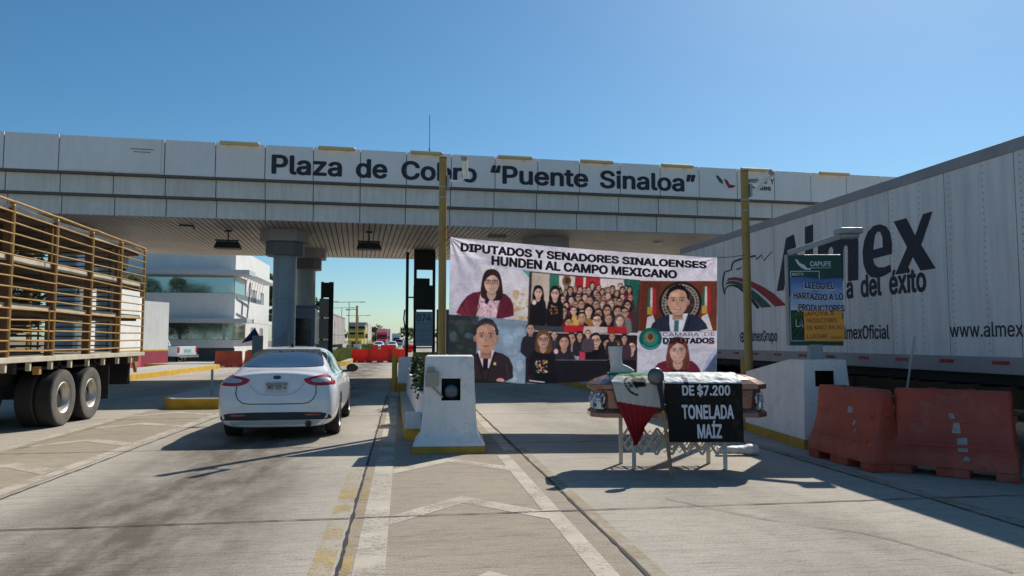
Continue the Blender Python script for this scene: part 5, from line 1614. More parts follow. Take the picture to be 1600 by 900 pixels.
brush('bird_outline', z5([(108, 434), (102, 410), (98, 380), (100, 350), (107, 318), (122, 312), (143, 306), (148, 275), (158, 262), (190, 250), (232, 240), (268, 232), (272, 252), (300, 228), (312, 258), (357, 208)]), [1.5, 2, 2.2, 2.2, 2.4, 2, 2, 2.6, 2.6, 2.6, 3.2, 3, 2.2, 2.4, 2, 1], .004)
brush('bird_outline', z5([(108, 434), (112, 404), (125, 390), (150, 386), (180, 396), (215, 425), (245, 455), (285, 505)]), [1, 2, 2.4, 2.8, 3.2, 3.8, 4.4, 5], .004)
brush('bird_eye', z5([(166, 298), (178, 304), (198, 290)]), [1, 2.4, 1], .004)
traced('red_stripe', 'ink_red', z5([(118, 362), (130, 348), (160, 343), (200, 350), (250, 366), (310, 395), (365, 430), (430, 490), (370, 496), (330, 456), (280, 415), (230, 385), (190, 366), (155, 358), (130, 362)]), .006)
traced('green_stripe', 'ink_green', z5([(112, 382), (125, 366), (155, 362), (190, 370), (230, 392), (280, 430), (320, 466), (352, 498), (302, 503), (270, 468), (230, 425), (190, 395), (155, 380), (130, 378)]), .008)

from mathutils.geometry import tessellate_polygon
def big_letter(name, loops):
    mm = MB()
    L3 = [[Vector((q.y, q.z, 0)) for q in (PX(a, b, TX) for a, b in z7(lp))] for lp in loops]
    fl = [v for lp in L3 for v in lp]
    mm.add([(TX - .005, v.x, v.y) for v in fl], [tuple(t) for t in tessellate_polygon(L3)])
    return tw(mm, name, 'ink_navy', fix=False)
big_letter('letter_a', [[(313, 517), (362, 240), (402, 220), (450, 490), (418, 495), (410, 440), (362, 448), (349, 512)], [(370, 396), (404, 390), (388, 296)]])
big_letter('letter_l', [[(460, 183), (502, 168), (502, 478), (460, 484)]])
big_letter('letter_m', [[(527, 476), (527, 262), (570, 241), (576, 262), (600, 240), (630, 228), (656, 238), (690, 214), (718, 214), (734, 234), (738, 262), (738, 458), (684, 466), (684, 292), (676, 276), (664, 284), (660, 300), (660, 462), (608, 470), (608, 300), (600, 284), (588, 292), (582, 308), (582, 472)]])
big_letter('letter_e', [[(913, 322), (913, 262), (904, 212), (884, 180), (852, 168), (818, 176), (788, 206), (768, 256), (760, 312), (764, 374), (780, 420), (806, 444), (834, 448), (872, 438), (910, 414), (906, 378), (872, 392), (842, 392), (822, 376), (815, 348)], [(815, 302), (866, 287), (863, 236), (852, 208), (838, 206), (824, 228)]])
big_letter('letter_x', [[(922, 154), (988, 136), (1034, 226), (1074, 116), (1125, 100), (1066, 276), (1141, 398), (1062, 410), (1022, 338), (985, 424), (930, 430), (992, 288)]])

# tractor builder: long nosed highway tractor, nose towards -y
def tractor(t, paint, sleeper=True, dark_top=False, full=True):
    def b(m, n, mt, **k): return m.build(n, mt, t, **k)
    m = MB()
    for s in (-1, 1): m.box(s * .45 - .06, s * .45 + .06, .5, 6.8, .62, .9)
    b(m, 'chassis_frame', 'chassis')
    m = MB()
    m.rings([[(-.72, .1, .62), (.72, .1, .62), (.66, .1, 1.45), (-.66, .1, 1.45)], [(-.92, .5, .62), (.92, .5, .62), (.84, .4, 1.66), (-.84, .4, 1.66)], [(-1.02, 1.9, .7), (1.02, 1.9, .7), (.98, 1.9, 1.86), (-.98, 1.9, 1.86)]])
    b(m, 'hood', paint, bevel=.08)
    m = MB()
    m.rings([[(-1.05, 1.85, .7), (1.05, 1.85, .7), (1.02, 1.85, 1.86), (-1.02, 1.85, 1.86)], [(-1.1, 2.0, .7), (1.1, 2.0, .7), (1.0, 2.45, 2.72), (-1.0, 2.45, 2.72)], [(-1.2, 3.2, .7), (1.2, 3.2, .7), (1.15, 3.0, 3.2), (-1.15, 3.0, 3.2)], [(-1.22, 4.9, .7), (1.22, 4.9, .7), (1.2, 4.9, 3.9), (-1.2, 4.9, 3.9)]])
    b(m, 'cab', paint, bevel=.06)
    if dark_top:
        m = MB(); m.rings([[(-1.1, 2.9, 3.1), (1.1, 2.9, 3.1), (1.0, 3.1, 3.45), (-1.0, 3.1, 3.45)], [(-1.24, 4.95, 3.3), (1.24, 4.95, 3.3), (1.22, 4.95, 4.05), (-1.22, 4.95, 4.05)]]); b(m, 'roof_fairing', 'trim_black', bevel=.06)
    m = MB(); m.add([(-.93, 1.93, 1.95), (.93, 1.93, 1.95), (.86, 2.37, 2.62), (-.86, 2.37, 2.62)], [(0, 1, 2, 3)]); b(m, 'windscreen', 'black_gloss', solid=.02)
    for s in (-1, 1):
        m = MB(); m.add([(s * 1.135, 2.35, 1.9), (s * 1.18, 3.1, 1.9), (s * 1.12, 3.0, 2.6), (s * 1.08, 2.6, 2.6)], [(0, 1, 2, 3)]); b(m, 'side_window', 'black_gloss', solid=.02)
        m = MB(); m.box(s * .60 - .16, s * .60 + .16, .02, .1, .95, 1.15); b(m, 'headlight', 'lamp_clear', bevel=.03)
        m = MB(); m.box(s * 1.35 - .12, s * 1.35 + .12, 1.95, 2.05, 1.85, 2.45); m.beam((s * 1.1, 2.2, 2.1), (s * 1.35, 2.0, 2.1), .04, .04); b(m, 'door_mirror', 'trim_black', bevel=.03)
        wheel(t, s * 1.02, 1.15, .51, .28, s, True)
        for y in (5.2, 6.5): wheel(t, s * 1.0, y, .51, .55, s, True)
        m = MB(); m.tube([(s * .99, 3.4, .7), (s * .99, 4.7, .7)], .3, 14); b(m, 'fuel_tank', 'chrome', smooth=True)
    m = MB(); m.box(-.45, .45, .06, .11, .8, 1.4); b(m, 'grille', 'trim_black')
    m = MB(); m.box(-1.15, 1.15, -.1, .12, .4, .78); b(m, 'bumper', 'chrome', bevel=.05)
td = bpy.data.objects.new('tractor', None); 
ta = thing('highway_tractor', 'dark blue highway tractor coupled ahead of the white trailer, behind the banner', 'truck', (TX + 1.3, TY1 + 5.6, 0), math.pi)
MAT['truck_navy'] = M('truck_navy', (.03, .04, .07), .35, coat=.5)
tractor(ta, 'truck_navy')
bpy.data.objects.remove(td)

# ================================================================== LIVESTOCK TRAILER ON THE LEFT
SX = -6.17
ls = thing('livestock_trailer', 'three deck livestock trailer with ochre rail sides and twin dusty wheels', 'livestock trailer', (SX - 1.25, 18.9, 0))
def lw(m, *a, **k): return m.build(*a, parent=ls, world=True, **k)
SYS = [18.88, 17.40, 15.85, 14.30, 12.77, 11.2, 9.6, 8.0]
ZT = 3.78
for xx, nm in ((SX, 'near'), (SX - 2.5, 'far')):
    for i, y in enumerate(SYS):
        if i:
            m = MB(); m.box(xx - .12 if nm == 'near' else xx, xx - .005 if nm == 'near' else xx + .12, y + .034, y + .05, 1.25, ZT - .1)
            m.box(xx - .12 if nm == 'near' else xx + .1, xx - .1 if nm == 'near' else xx + .12, y - .03, y + .034, 1.25, ZT - .1)
            m.box(xx - .125, xx - .01, y - .036, y - .024, 1.25, ZT - .1) if nm == 'near' else None
            lw(m, 'stake_channel', 'stake_brown')
        m = MB()
        m.tube([(xx, y, 1.2), (xx, y, ZT - .06), (xx + (-.06 if nm == 'near' else .06), y, ZT)], .032, 8)
        lw(m, 'side_post', 'stake_ochre', smooth=True)
    for i in range(len(SYS) - 1):
        m = MB()
        g = random.Random(i + 5)
        k = 15
        for j in range(k):
            z = 1.40 + (ZT - 1.40) * j / (k - 1)
            if i == 0 or (j % 5) != 4 or True:
                dz = g.uniform(-.012, .012)
                m.tube([(xx + .012, SYS[i], z + dz), (xx + .012 + g.uniform(-.01, .01), (SYS[i] + SYS[i + 1]) / 2, z + dz * .3), (xx + .012, SYS[i + 1], z - dz)], .0155 if j < k - 1 else .024, 6)
        if i % 2 == 1:
            ym = SYS[i] - .22
            m.tube([(xx + .02, ym, 1.4), (xx + .02, ym, 2.1)], .014, 6); m.tube([(xx + .02, ym, 2.95), (xx + .02, ym, 3.55)], .014, 6)
        lw(m, 'side_rails', 'stake_ochre', smooth=True)
m = MB(); m.box(SX - 2.56, SX + .05, 7.6, 18.95, 1.21, 1.30)
for y in np.arange(8, 18.9, .78): m.box(SX - .05, SX + .02, y, y + .07, 1.06, 1.21)
lw(m, 'bed_floor', 'deck_cream', bevel=.008)
for z in (2.10, 2.86, 3.66):
    m = MB()
    for a, b in zip(SYS, SYS[1:]): m.box(SX - 2.46, SX - .05, b + .06, a - .05, z - .02, z + .07)
    lw(m, 'deck_panel', 'deck_cream')
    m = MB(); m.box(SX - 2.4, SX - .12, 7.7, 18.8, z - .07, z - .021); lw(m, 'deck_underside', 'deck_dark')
for y in SYS[1::2]:
    for z0 in (1.31, 2.17, 2.93):
        m = MB()
        for q in range(7): m.tube([(SX - 2.4, y - .1, z0 + .05 + q * .1), (SX - .15, y - .1, z0 + .05 + q * .1)], .014, 6)
        for xx in (SX - 2.38, SX - 1.3, SX - .2): m.tube([(xx, y - .1, z0 + .03), (xx, y - .1, z0 + .68)], .016, 6)
        lw(m, 'pen_gate', 'deck_dark', smooth=True)
m = MB()
for x in (SX - .8, SX - 1.8): m.box(x - .07, x + .07, 7.6, 18.7, .78, 1.2)
for y in (8.5, 10, 11.6, 13.2, 14.8, 16.4, 18.2): m.box(SX - 2.4, SX - .1, y, y + .1, 1.02, 1.2)
m.box(SX - 2.3, SX - .2, 18.6, 18.75, .55, 1.2)
lw(m, 'chassis_frame', 'chassis')
m = MB(); m.box(SX - 2.3, SX - .1, 14.1, 16.8, 1.06, 1.10); lw(m, 'wheel_guard', 'chassis')
base = wm(ls).inverted()
for y in (14.86, 16.08):
    for s in (1, -1):
        for k in (0, 1):
            p = base @ Vector((SX - 1.25 + s * (1.25 - .14 - .01 - .34 * k), y, 0))
            wheel(ls, p.x, p.y, .52, .28, s, True, True)
for x0 in (SX - .72, SX - 2.42):
    m = MB(); m.box(x0, x0 + .62, 17.2, 17.22, .32, 1.06); lw(m, 'mud_flap', 'rubber')
m = MB(); m.box(SX - .02, SX + .015, 18.2, 18.32, 1.06, 1.16); lw(m, 'marker_light', 'lamp_red')
m = MB(); m.prism([(18.5, 1.2), (18.85, 1.2), (18.75, .82)], SX - .12, SX - .05, 'x'); lw(m, 'bracket', 'stake_ochre')
m = MB(); m.box(SX - .16, SX - .05, 13.95, 14.05, .98, 1.12); lw(m, 'step_bracket', 'stake_ochre', bevel=.01)

# ================================================================== WATER FILLED BARRIERS
def barrier(name, label, loc, rz, mat, L=1.5, H=.95, wb=.5, group=None, full=True):
    t = thing(name, label, 'barrier', loc, rz, group)
    m = MB()
    def ring(z, hl, hw, r=.05):
        pts = []
        for sx, sy, a0 in ((1, -1, -90), (1, 1, 0), (-1, 1, 90), (-1, -1, 180)):
            for k in range(4):
                a = R(a0 + 30 * k)
                pts.append((sx * (hl - r) + r * math.cos(a), sy * (hw - r) + r * math.sin(a), z))
        return pts
    hl = L / 2
    secs = [(.10, hl * 1.0, wb / 2), (.24, hl * 1.0, wb / 2), (.27, hl * .985, wb / 2 * .93), (.40, hl * .955, wb / 2 * .74), (.55, hl * .94, wb / 2 * .58), (.75, hl * .93, wb / 2 * .47), (H - .03, hl * .925, wb / 2 * .42), (H, hl * .90, wb / 2 * .36)]
    m.rings([ring(z * H / .95 if z < H - .04 else z, a, b) for z, a, b in secs])
    m.build('shell', mat, t, smooth=True)
    for x0, x1 in ((-hl, -hl * .62), (-hl * .28, hl * .28), (hl * .62, hl)):
        m = MB(); m.box(x0 + .012, x1 - .012, -wb / 2 + .012, wb / 2 - .012, 0, .102); m.build('foot', mat, t, bevel=.012)
    if full:
        for x in (-hl * .3, hl * .3):
            m = MB(); m.lathe([(H - .005, .05), (H + .012, .05), (H + .015, 0)], 16, T=Matrix.Translation((x, 0, 0))); m.build('filler_cap', mat, t, smooth=True)
        for s in (-1, 1):
            for z0, z1, hw in ((.40, .50, .06), (.64, .72, .05)):
                m = MB(); m.box(s * hl * .925 - .03, s * hl * .925 + .03, -hw, hw, z0, z1); m.build('coupling_lug', mat, t, bevel=.01)
        m = MB()
        bvx = bvh_of([o for o in kids(t) if o.name.startswith('shell')][0])
        for z0 in (.34, .62):
            for yy in (-1, 1):
                vs, fs = cdt([(-hl * .8, z0), (hl * .8, z0), (hl * .8, z0 + .035), (-hl * .8, z0 + .035)], .05)
                out = []
                for p in vs:
                    h = bvx.ray_cast(Vector((p[0], yy * 2, p[1])), Vector((0, -yy, 0)))
                    out.append(h[0] + h[1] * .012 if h[0] else Vector((p[0], yy * wb / 2, p[1])))
                m.add(out, fs)
        m.build('moulded_rib', mat, t, smooth='all')
    return t
MAT['sticker_grey'] = M('sticker_grey', (.36, .34, .35), .6, var=.3, vs=20)
def sticker(t, pieces, wb=.5):
    me = [o for o in kids(t) if o.name.startswith('shell')][0]
    bv = bvh_of(me)
    for pc in pieces:
        m = MB()
        vs, fs = cdt(pc, .06)
        out = []
        for p in vs:
            h = bv.ray_cast(Vector((p[0], -2, p[1])), Vector((0, 1, 0)))
            out.append(h[0] + h[1] * .003 if h[0] else Vector((p[0], -wb / 2, p[1])))
        m.add(out, fs)
        m.build('torn_sticker', 'sticker_grey', t)
# first along the kerb, second turned towards the camera
d1 = Vector((5.53, 8.16, 0)) - Vector((5.51, 9.58, 0))
b1 = barrier('water_barrier', 'orange plastic road barrier leaning its end against the white block', (5.76, 8.92, 0), R(-90) + R(1), 'orange_plastic', 1.40, .97, .5, 'orange barriers at the right kerb')
sticker(b1, [[(.06, .62), (.16, .62), (.2, .72), (.08, .74)], [(.2, .52), (.24, .5), (.26, .56), (.22, .58)], [(.25, .44), (.29, .44), (.28, .48)]])
b2 = barrier('water_barrier', 'nearest orange plastic barrier, standing askew with a column of torn white stickers', (6.42, 7.99, 0), R(-44), 'orange_plastic', 1.30, .99, .5, 'orange barriers at the right kerb')
sticker(b2, [[(-.02, .66), (.04, .66), (.02, .72), (-.03, .72)], [(.0, .50), (.09, .50), (.08, .62), (.02, .62)], [(.06, .30), (.16, .30), (.15, .46), (.05, .44)], [(.10, .20), (.18, .21), (.16, .26), (.12, .25)]])
m = MB()
a = G(1430, 612, 0); p0 = Vector((6.35, 8.9, .0)); 
m.tube([(6.52, 9.15, 0.02), (6.72, 9.0, 1.62)], .014, 8)
tag(m.build('thin_pole', 'galv', smooth=True), 'thin slanting grey pole rising behind the gap between the orange barriers', 'pole')
# ================================================================== TREES AND WEEDS
def leaf_mat(name, col):
    m, nt, p = new_mat(name)
    oi = nt.nodes.new('ShaderNodeNewGeometry')
    out = mul(nt, tuple(col), ramp(nt, oi.outputs['Random Per Island'], [(0, .55), (1, 1.45)]))
    nt.links.new(out, p.inputs['Base Color'])
    p.inputs['Roughness'].default_value = .55
    t = nt.nodes.new('ShaderNodeBsdfTranslucent'); nt.links.new(out, t.inputs[0])
    x = nt.nodes.new('ShaderNodeMixShader'); x.inputs[0].default_value = .3
    nt.links.new(p.outputs[0], x.inputs[1]); nt.links.new(t.outputs[0], x.inputs[2])
    nt.links.new(x.outputs[0], nt.nodes['Material Output'].inputs[0])
    return m
MAT['leaf'] = leaf_mat('leaf', (.055, .095, .025))
MAT['leaf_dark'] = leaf_mat('leaf_dark', (.035, .065, .02))
MAT['leaf_dry'] = leaf_mat('leaf_dry', (.13, .15, .045))
def leaves(pts, size, r):
    n = len(pts)
    d = r.normal(size=(n, 3)); d /= np.linalg.norm(d, axis=1)[:, None]
    e = np.cross(d, r.normal(size=(n, 3))); e /= np.linalg.norm(e, axis=1)[:, None]
    s = size * r.uniform(.6, 1.4, n)[:, None]
    v = np.stack([pts - d * s, pts + e * s * .45, pts + d * s, pts - e * s * .45], 1).reshape(-1, 3)
    m = MB(); m.v = [tuple(q) for q in v]; m.f = [(4 * i, 4 * i + 1, 4 * i + 2, 4 * i + 3) for i in range(n)]; m.mi = [0] * n
    return m
def tree(label, loc, h, cr, seed, n=5000, size=.16, mat='leaf', group=None, trunk=.35):
    r = np.random.default_rng(seed)
    t = thing('tree', label, 'tree', loc, 0, group)
    m = MB()
    zt = h * trunk
    m.tube([(0, 0, -.1), (.05, .02, zt * .6), (0, .05, zt), (.1, 0, h * .75)], [h * .028, h * .022, h * .018, h * .006], 9)
    cl = []
    for k in range(14):
        a = r.uniform(0, 6.28); z = r.uniform(zt * 1.02, h * .92); q = (1 - abs((z - h * .62) / (h * .5))) 
        R_ = cr * max(.25, q) * r.uniform(.35, .85)
        c = np.array([math.cos(a) * R_, math.sin(a) * R_, z])
        cl.append((c, cr * r.uniform(.28, .5)))
        m.tube([(0, .03, min(z * .8, h * .6)), tuple(c * np.array([.6, .6, .93])), tuple(c)], [h * .012, h * .008, h * .002], 6)
    m.build('trunk', 'bark', t, smooth=True)
    pts = []
    for c, q in cl:
        k = n // len(cl)
        d = r.normal(size=(k, 3)); d /= np.linalg.norm(d, axis=1)[:, None]
        pts.append(c + d * (q * r.uniform(.35, 1.05, k) ** .6)[:, None] * np.array([1, 1, .72]))
    p = np.concatenate(pts)
    leaves(p, size, r).build('crown', mat, t, fix=False)
    return t
def weeds(name, label, area, n, h, seed, mat='leaf_dry', cat='plants', kind='stuff'):
    r = np.random.default_rng(seed)
    x0, x1, y0, y1, z = area
    m = MB()
    for _ in range(n):
        x, y = r.uniform(x0, x1), r.uniform(y0, y1)
        hh = h * r.uniform(.4, 1.1); dx, dy = r.normal(0, .25 * hh, 2); w = .03 + .02 * r.random()
        m.add([(x - w, y, z), (x + w, y, z), (x + dx * .6 + w * .6, y + dy * .6, z + hh * .6), (x + dx, y + dy, z + hh)], [(0, 1, 2, 3)])
    o = m.build(name, mat, fix=False)
    tag(o, label, cat, kind=kind)
    return o
def bush(label, loc, rx, ry, h, n, seed, mat='leaf', size=.07, group=None):
    r = np.random.default_rng(seed)
    t = thing('shrub', label, 'shrub', loc, 0, group)
    m = MB()
    pts = []
    for k in range(9):
        x, y, z = r.uniform(-rx, rx) * .7, r.uniform(-ry, ry) * .7, h * r.uniform(.4, 1)
        m.tube([(x * .2, y * .2, 0), (x * .7, y * .7, z * .6), (x, y, z)], [.018, .012, .005], 5)
        c = n // 9
        pts.append(np.array([x, y, z * .8]) + r.normal(size=(c, 3)) * np.array([rx, ry, h]) * .22)
    m.build('stems', 'bark', t)
    p = np.concatenate(pts); p[:, 2] = np.abs(p[:, 2])
    leaves(p, size, r).build('foliage', mat, t, fix=False)
bush('small green shrub in the planter just left of the front pillar', (.40, 12.8, .55), .2, .35, .46, 500, 5, 'leaf', .06, 'shrubs in the planter')
bush('low green shrub farther back in the planter', (.42, 14.6, .55), .22, .5, .4, 450, 6, 'leaf_dark', .06, 'shrubs in the planter')
bush('dark green shrub at the far end of the planter beside the small pillar', (.5, 17.8, .55), .3, .7, .5, 700, 7, 'leaf_dark', .07, 'shrubs in the planter')
weeds('weeds', 'tall green weeds growing along the median kerb beyond the sedan', (-4.9, -3.75, 46, 75, .28), 2600, .75, 3)
weeds('weeds', 'yellow green weeds on the far part of the median', (-5.0, -4.0, 75, 110, .28), 1200, .9, 4, 'leaf')
tree('leafy green tree behind the red based white wall at the left', (-19.0, 54, 0), 7.2, 2.3, 21, 5200, .15, 'leaf')
tree('broad green tree seen through the rails of the livestock trailer', (-23, 50, 0), 7.2, 2.6, 22, 5200, .15, 'leaf_dark')
tree('tall green tree behind the right end of the office building', (-13.6, 84, 0), 9.6, 3.0, 23, 6000, .2, 'leaf')
tree('smaller green tree beyond the office building, beside the thick columns', (-11.2, 92, 0), 7.6, 2.4, 24, 4500, .2, 'leaf_dark')
for i, (x, y, h) in enumerate(((-30, 2, 10), (-35, -6, 11), (-41, 3, 10.5))):
    tree(['leafy tree beside the road behind the photographer, mirrored in the office windows'][0], (x, y, 0), h, 4, 31 + i, 4200, .3, 'leaf', 'trees mirrored in the office windows')
for i, (x, y, h, c) in enumerate(((9, 330, 7, 5), (20, 360, 8, 6), (2, 400, 8, 6), (-14, 390, 9, 6), (-30, 350, 9, 6), (34, 340, 8, 6), (-48, 330, 9, 7), (50, 330, 9, 7))):
    tree('small distant green tree at the horizon', (x, y, 0), h, c, 51 + i, 700, .6, 'leaf', 'distant trees at the horizon', .2)

# ================================================================== OFFICE BUILDING AT THE LEFT
BX0, BX1, BY, BYE = -26.0, -13.05, 60.6, 75.5
of = thing('office_building', 'white two storey office with mirrored window bands and grey canopy slabs', 'building', ((BX0 + BX1) / 2, BY, 0))
def ow(m, *a, **k): return m.build(*a, parent=of, world=True, **k)
m = MB()
bx = lambda z0, z1, y0=0.0, x1=BX1: m.box(BX0, x1, BY + y0, BYE, z0, z1)
bx(0, 1.0, .25); bx(1.0, 1.62); bx(1.62, 2.95, .22, BX1 - .2); bx(2.95, 5.25); bx(5.25, 6.65, .22, BX1 - .2); bx(6.65, 8.9)
m.box(BX0, -19.6, BY, BY + .2, 5.25, 6.65)
m.box(BX1 - 1.0, BX1, BY + 4.2, BYE, 1.62, 2.95); m.box(BX1 - 1.0, BX1, BY + 4.2, BYE, 5.25, 6.65)
ow(m, 'wall', 'white_plaster')
m = MB(); m.box(BX0, BX1 + .02, BY - .02, BY + .24, .0, .98); ow(m, 'base_course', 'base_dark')
for z0, z1 in ((1.66, 2.93), (5.28, 6.5)):
    m = MB(); m.box(-19.55 if z0 > 4 else BX0 + 1, BX1 - .12, BY + .1, BY + .2, z0, z1); fr = ow(m, 'window', 'mirror_glass')
    m = MB()
    m.box(-19.55 if z0 > 4 else BX0 + 1, BX1 - .1, BY + .06, BY + .1, z0 - .04, z0); m.box(-19.55 if z0 > 4 else BX0 + 1, BX1 - .1, BY + .06, BY + .1, z1, z1 + .04)
    if z0 < 4: m.box(-13.9, -13.75, BY + .04, BY + .1, z0, z1)
    m.build('window_frame', 'galv', fr, world=True)
    m = MB(); m.box(BX1 - .16, BX1 - .06, BY + .22, BY + 4.1, z0, z1); ow(m, 'side_window', 'mirror_glass')
m = MB(); m.box(BX0, BX1 + 1.3, BY - 1.3, BY + 1, 6.62, 7.0); ow(m, 'canopy_slab', 'slab_grey', bevel=.02)
m = MB(); m.box(BX0, BX1 + 1.2, BY - 1.3, BY + 1, 2.92, 3.25); ow(m, 'canopy_slab', 'slab_grey', bevel=.02)
m = MB()
for y in np.arange(BY + 1, BYE - 3, 1.2): m.beam((BX1, y, 6.85), (BX1 + 1.3, y, 6.75), .1, .2)
m.beam((BX1 + 1.25, BY + .9, 6.85), (BX1 + 1.25, BYE - 3, 6.85), .12, .25)
m.beam((BX1 + 1.15, BY + .9, 3.1), (BX1 + 1.15, BYE - 4, 3.1), .3, .3)
ow(m, 'pergola_beam', 'white_plaster')
for z0, z1 in ((4.9, 6.0), (1.7, 2.7)):
    for y in (BY + 6.4, BY + 7.0, BY + 7.6, BY + 8.2, BY + 10.5, BY + 11.1, BY + 11.7):
        m = MB(); m.box(BX1 - .1, BX1 + .02, y, y + .26, z0, z1); ow(m, 'slit_window', 'base_dark')
m = MB()
for a, b in (((BX1 + .06, BY + .5, 4.9), (BX1 + .06, BY + 5.0, 4.5)), ((BX1 + .06, BY + .5, 3.7), (BX1 + .06, BY + 4.4, 3.4)), ((BX1 + .06, BY + 2.6, 4.75), (BX1 + .06, BY + 2.4, 3.5)), ((BX1 + .06, BY + 5.6, 6.5), (BX1 + .06, BY + 4.4, 3.1))): m.tube([a, b], .06, 6)
ow(m, 'pipe_rail', 'galv', smooth=True)
m = MB(); m.lathe([(0, .7), (.12, .55), (.2, 0)], 18, T=Matrix.Translation((BX1 - 1.2, BY + 6, 9.1)) @ Matrix.Rotation(R(60), 4, 'X')); m.tube([(BX1 - 1.2, BY + 6, 8.9), (BX1 - 1.2, BY + 6, 9.2)], .05, 6); ow(m, 'satellite_dish', 'roof_grey', smooth=True)

# stepped wall with red base
wl = thing('boundary_wall', 'white roughcast wall with stepped top, gold line and red painted base', 'wall', (-15.4, 46, 0))
def wall_run(m, P, off, z0, z1):
    (xa, ya), (xb_, yb_) = P
    d = (Vector((xb_, yb_, 0)) - Vector((xa, ya, 0))).normalized()
    q = Vector((d.y, -d.x, 0))
    a, b = Vector((xa, ya, 0)) + q * off - d * off, Vector((xb_, yb_, 0)) + q * off + d * off
    c, e = b - q * (.35 + 2 * off), a - q * (.35 + 2 * off)
    m.add([(p.x, p.y, z) for z in (z0, z1) for p in (a, b, c, e)], [(0, 1, 2, 3), (7, 6, 5, 4), (0, 4, 5, 1), (1, 5, 6, 2), (2, 6, 7, 3), (3, 7, 4, 0)])
RUNS = [(((-15.1, 38.4), (-15.0, 45.3)), 4.35), (((-15.0, 45.304), (-15.12, 46.2)), 4.05), (((-15.12, 46.204), (-14.3, 48.4)), 3.9)]
m, m1, m2 = MB(), MB(), MB()
for P, h in RUNS:
    wall_run(m, P, 0, 1.02, h); wall_run(m1, P, .012, 0, .93); wall_run(m2, P, .018, .932, 1.018)
m.build('wall_face', 'white_plaster', wl, world=True); m1.build('painted_base', 'wall_red', wl, world=True); m2.build('gold_line', 'kerb_yellow', wl, world=True)

# ================================================================== PICKUP
pk = thing('pickup_truck', 'white pickup parked behind the red based wall, tailgate showing', 'pickup truck', (-13.75, 50.6, 0), R(68))
def kb(m, *a, **k): return m.build(*a, parent=pk, **k)
m = MB(); m.rings([[(-.92, 0, .55), (.92, 0, .55), (.92, 5.3, .5), (-.92, 5.3, .5)], [(-.95, 0, .8), (.95, 0, .8), (.95, 5.35, .8), (-.95, 5.35, .8)], [(-.93, .02, 1.2), (.93, .02, 1.2), (.90, 5.2, 1.1), (-.90, 5.2, 1.1)]]); kb(m, 'body', 'car_white', bevel=.05)
m = MB(); m.rings([[(-.9, 1.9, 1.2), (.9, 1.9, 1.2), (.9, 4.0, 1.15), (-.9, 4.0, 1.15)], [(-.75, 2.1, 1.78), (.75, 2.1, 1.78), (.75, 3.2, 1.78), (-.75, 3.2, 1.78)]]); kb(m, 'cab', 'car_white', bevel=.06)
m = MB(); m.box(-.85, .85, .12, 1.85, 1.1, 1.215); kb(m, 'cargo_bed', 'trim_black')
m = MB(); m.box(-.86, .86, -.02, .01, .72, 1.18); kb(m, 'tailgate', 'car_white', bevel=.02)
MAT['plate_teal'] = M('plate_teal', (.25, .50, .48), .5)
m = MB(); m.box(-.34, .34, -.03, -.021, .80, 1.0); kb(m, 'number_plate', 'plate_teal')
for s in (-1, 1):
    m = MB(); m.box(s * .86 - .09, s * .86 + .09, -.03, .03, .78, 1.16); kb(m, 'tail_light', 'lamp_red', bevel=.02)
    for y in (1.15, 4.2): wheel(pk, s * .84, y, .36, .24, s)
    m = MB(); m.add([(s * .885, 2.2, 1.25), (s * .885, 3.6, 1.22), (s * .79, 3.15, 1.7), (s * .79, 2.25, 1.7)], [(0, 1, 2, 3)]); kb(m, 'side_window', 'black_gloss', solid=.015)
m = MB(); m.add([(-.7, 1.93, 1.3), (.7, 1.93, 1.3), (.62, 2.07, 1.7), (-.62, 2.07, 1.7)], [(0, 1, 2, 3)]); kb(m, 'rear_window', 'black_gloss', solid=.015)
m = MB(); m.box(-.9, .9, -.2, -.03, .5, .66); kb(m, 'bumper', 'chrome', bevel=.03)

# ================================================================== BARRIERS FARTHER AWAY
def far_bar(lab, x, y, rz, mat='red_plastic', L=1.8, H=.95, grp='red barriers closing the far lane'):
    return barrier('water_barrier', lab, (x, y, 0), rz, mat, L, H, .5, grp, False)
far_bar('left of the red barriers across the far lane, sunlit and twisted', -2.95, 54.6, R(-25), L=1.5)
far_bar('middle red barrier of the row across the far lane', -1.6, 54.3, R(2), L=1.75)
far_bar('right red barrier of the row across the far lane, beside the black sign frame', -.35, 54.4, R(3), L=1.5)
far_bar('left red barrier of the second row farther down the lane', -4.2, 100, R(0), L=2.1, H=1.0)
far_bar('right red barrier of the second row farther down the lane', -1.9, 100, R(3), L=2.1, H=1.0)
far_bar('lone red barrier behind the black sign frame, far down the lane', .9, 100, R(-3), L=1.6, H=1.0)
far_bar('orange barrier standing before the office, left of the sedan', -10.2, 46.2, R(8), 'orange_plastic', 1.6, .95, 'orange barriers before the office')
far_bar('orange barrier half behind the sedan roof, before the office', -8.5, 46.0, R(-4), 'orange_plastic', 1.6, .95, 'orange barriers before the office')
t = thing('olive_barrier', 'dull olive roadside box half hidden by the sedan roof', 'barrier', (-8.7, 47.6, 0), R(2))
MAT['olive'] = M('olive', (.10, .085, .03), .7)
m = MB(); m.rings([[(-.8, -.25, 0), (.8, -.25, 0), (.8, .25, 0), (-.8, .25, 0)], [(-.72, -.2, 1.0), (.72, -.2, 1.0), (.72, .2, 1.0), (-.72, .2, 1.0)]]); m.build('box_shell', 'olive', t, bevel=.04)

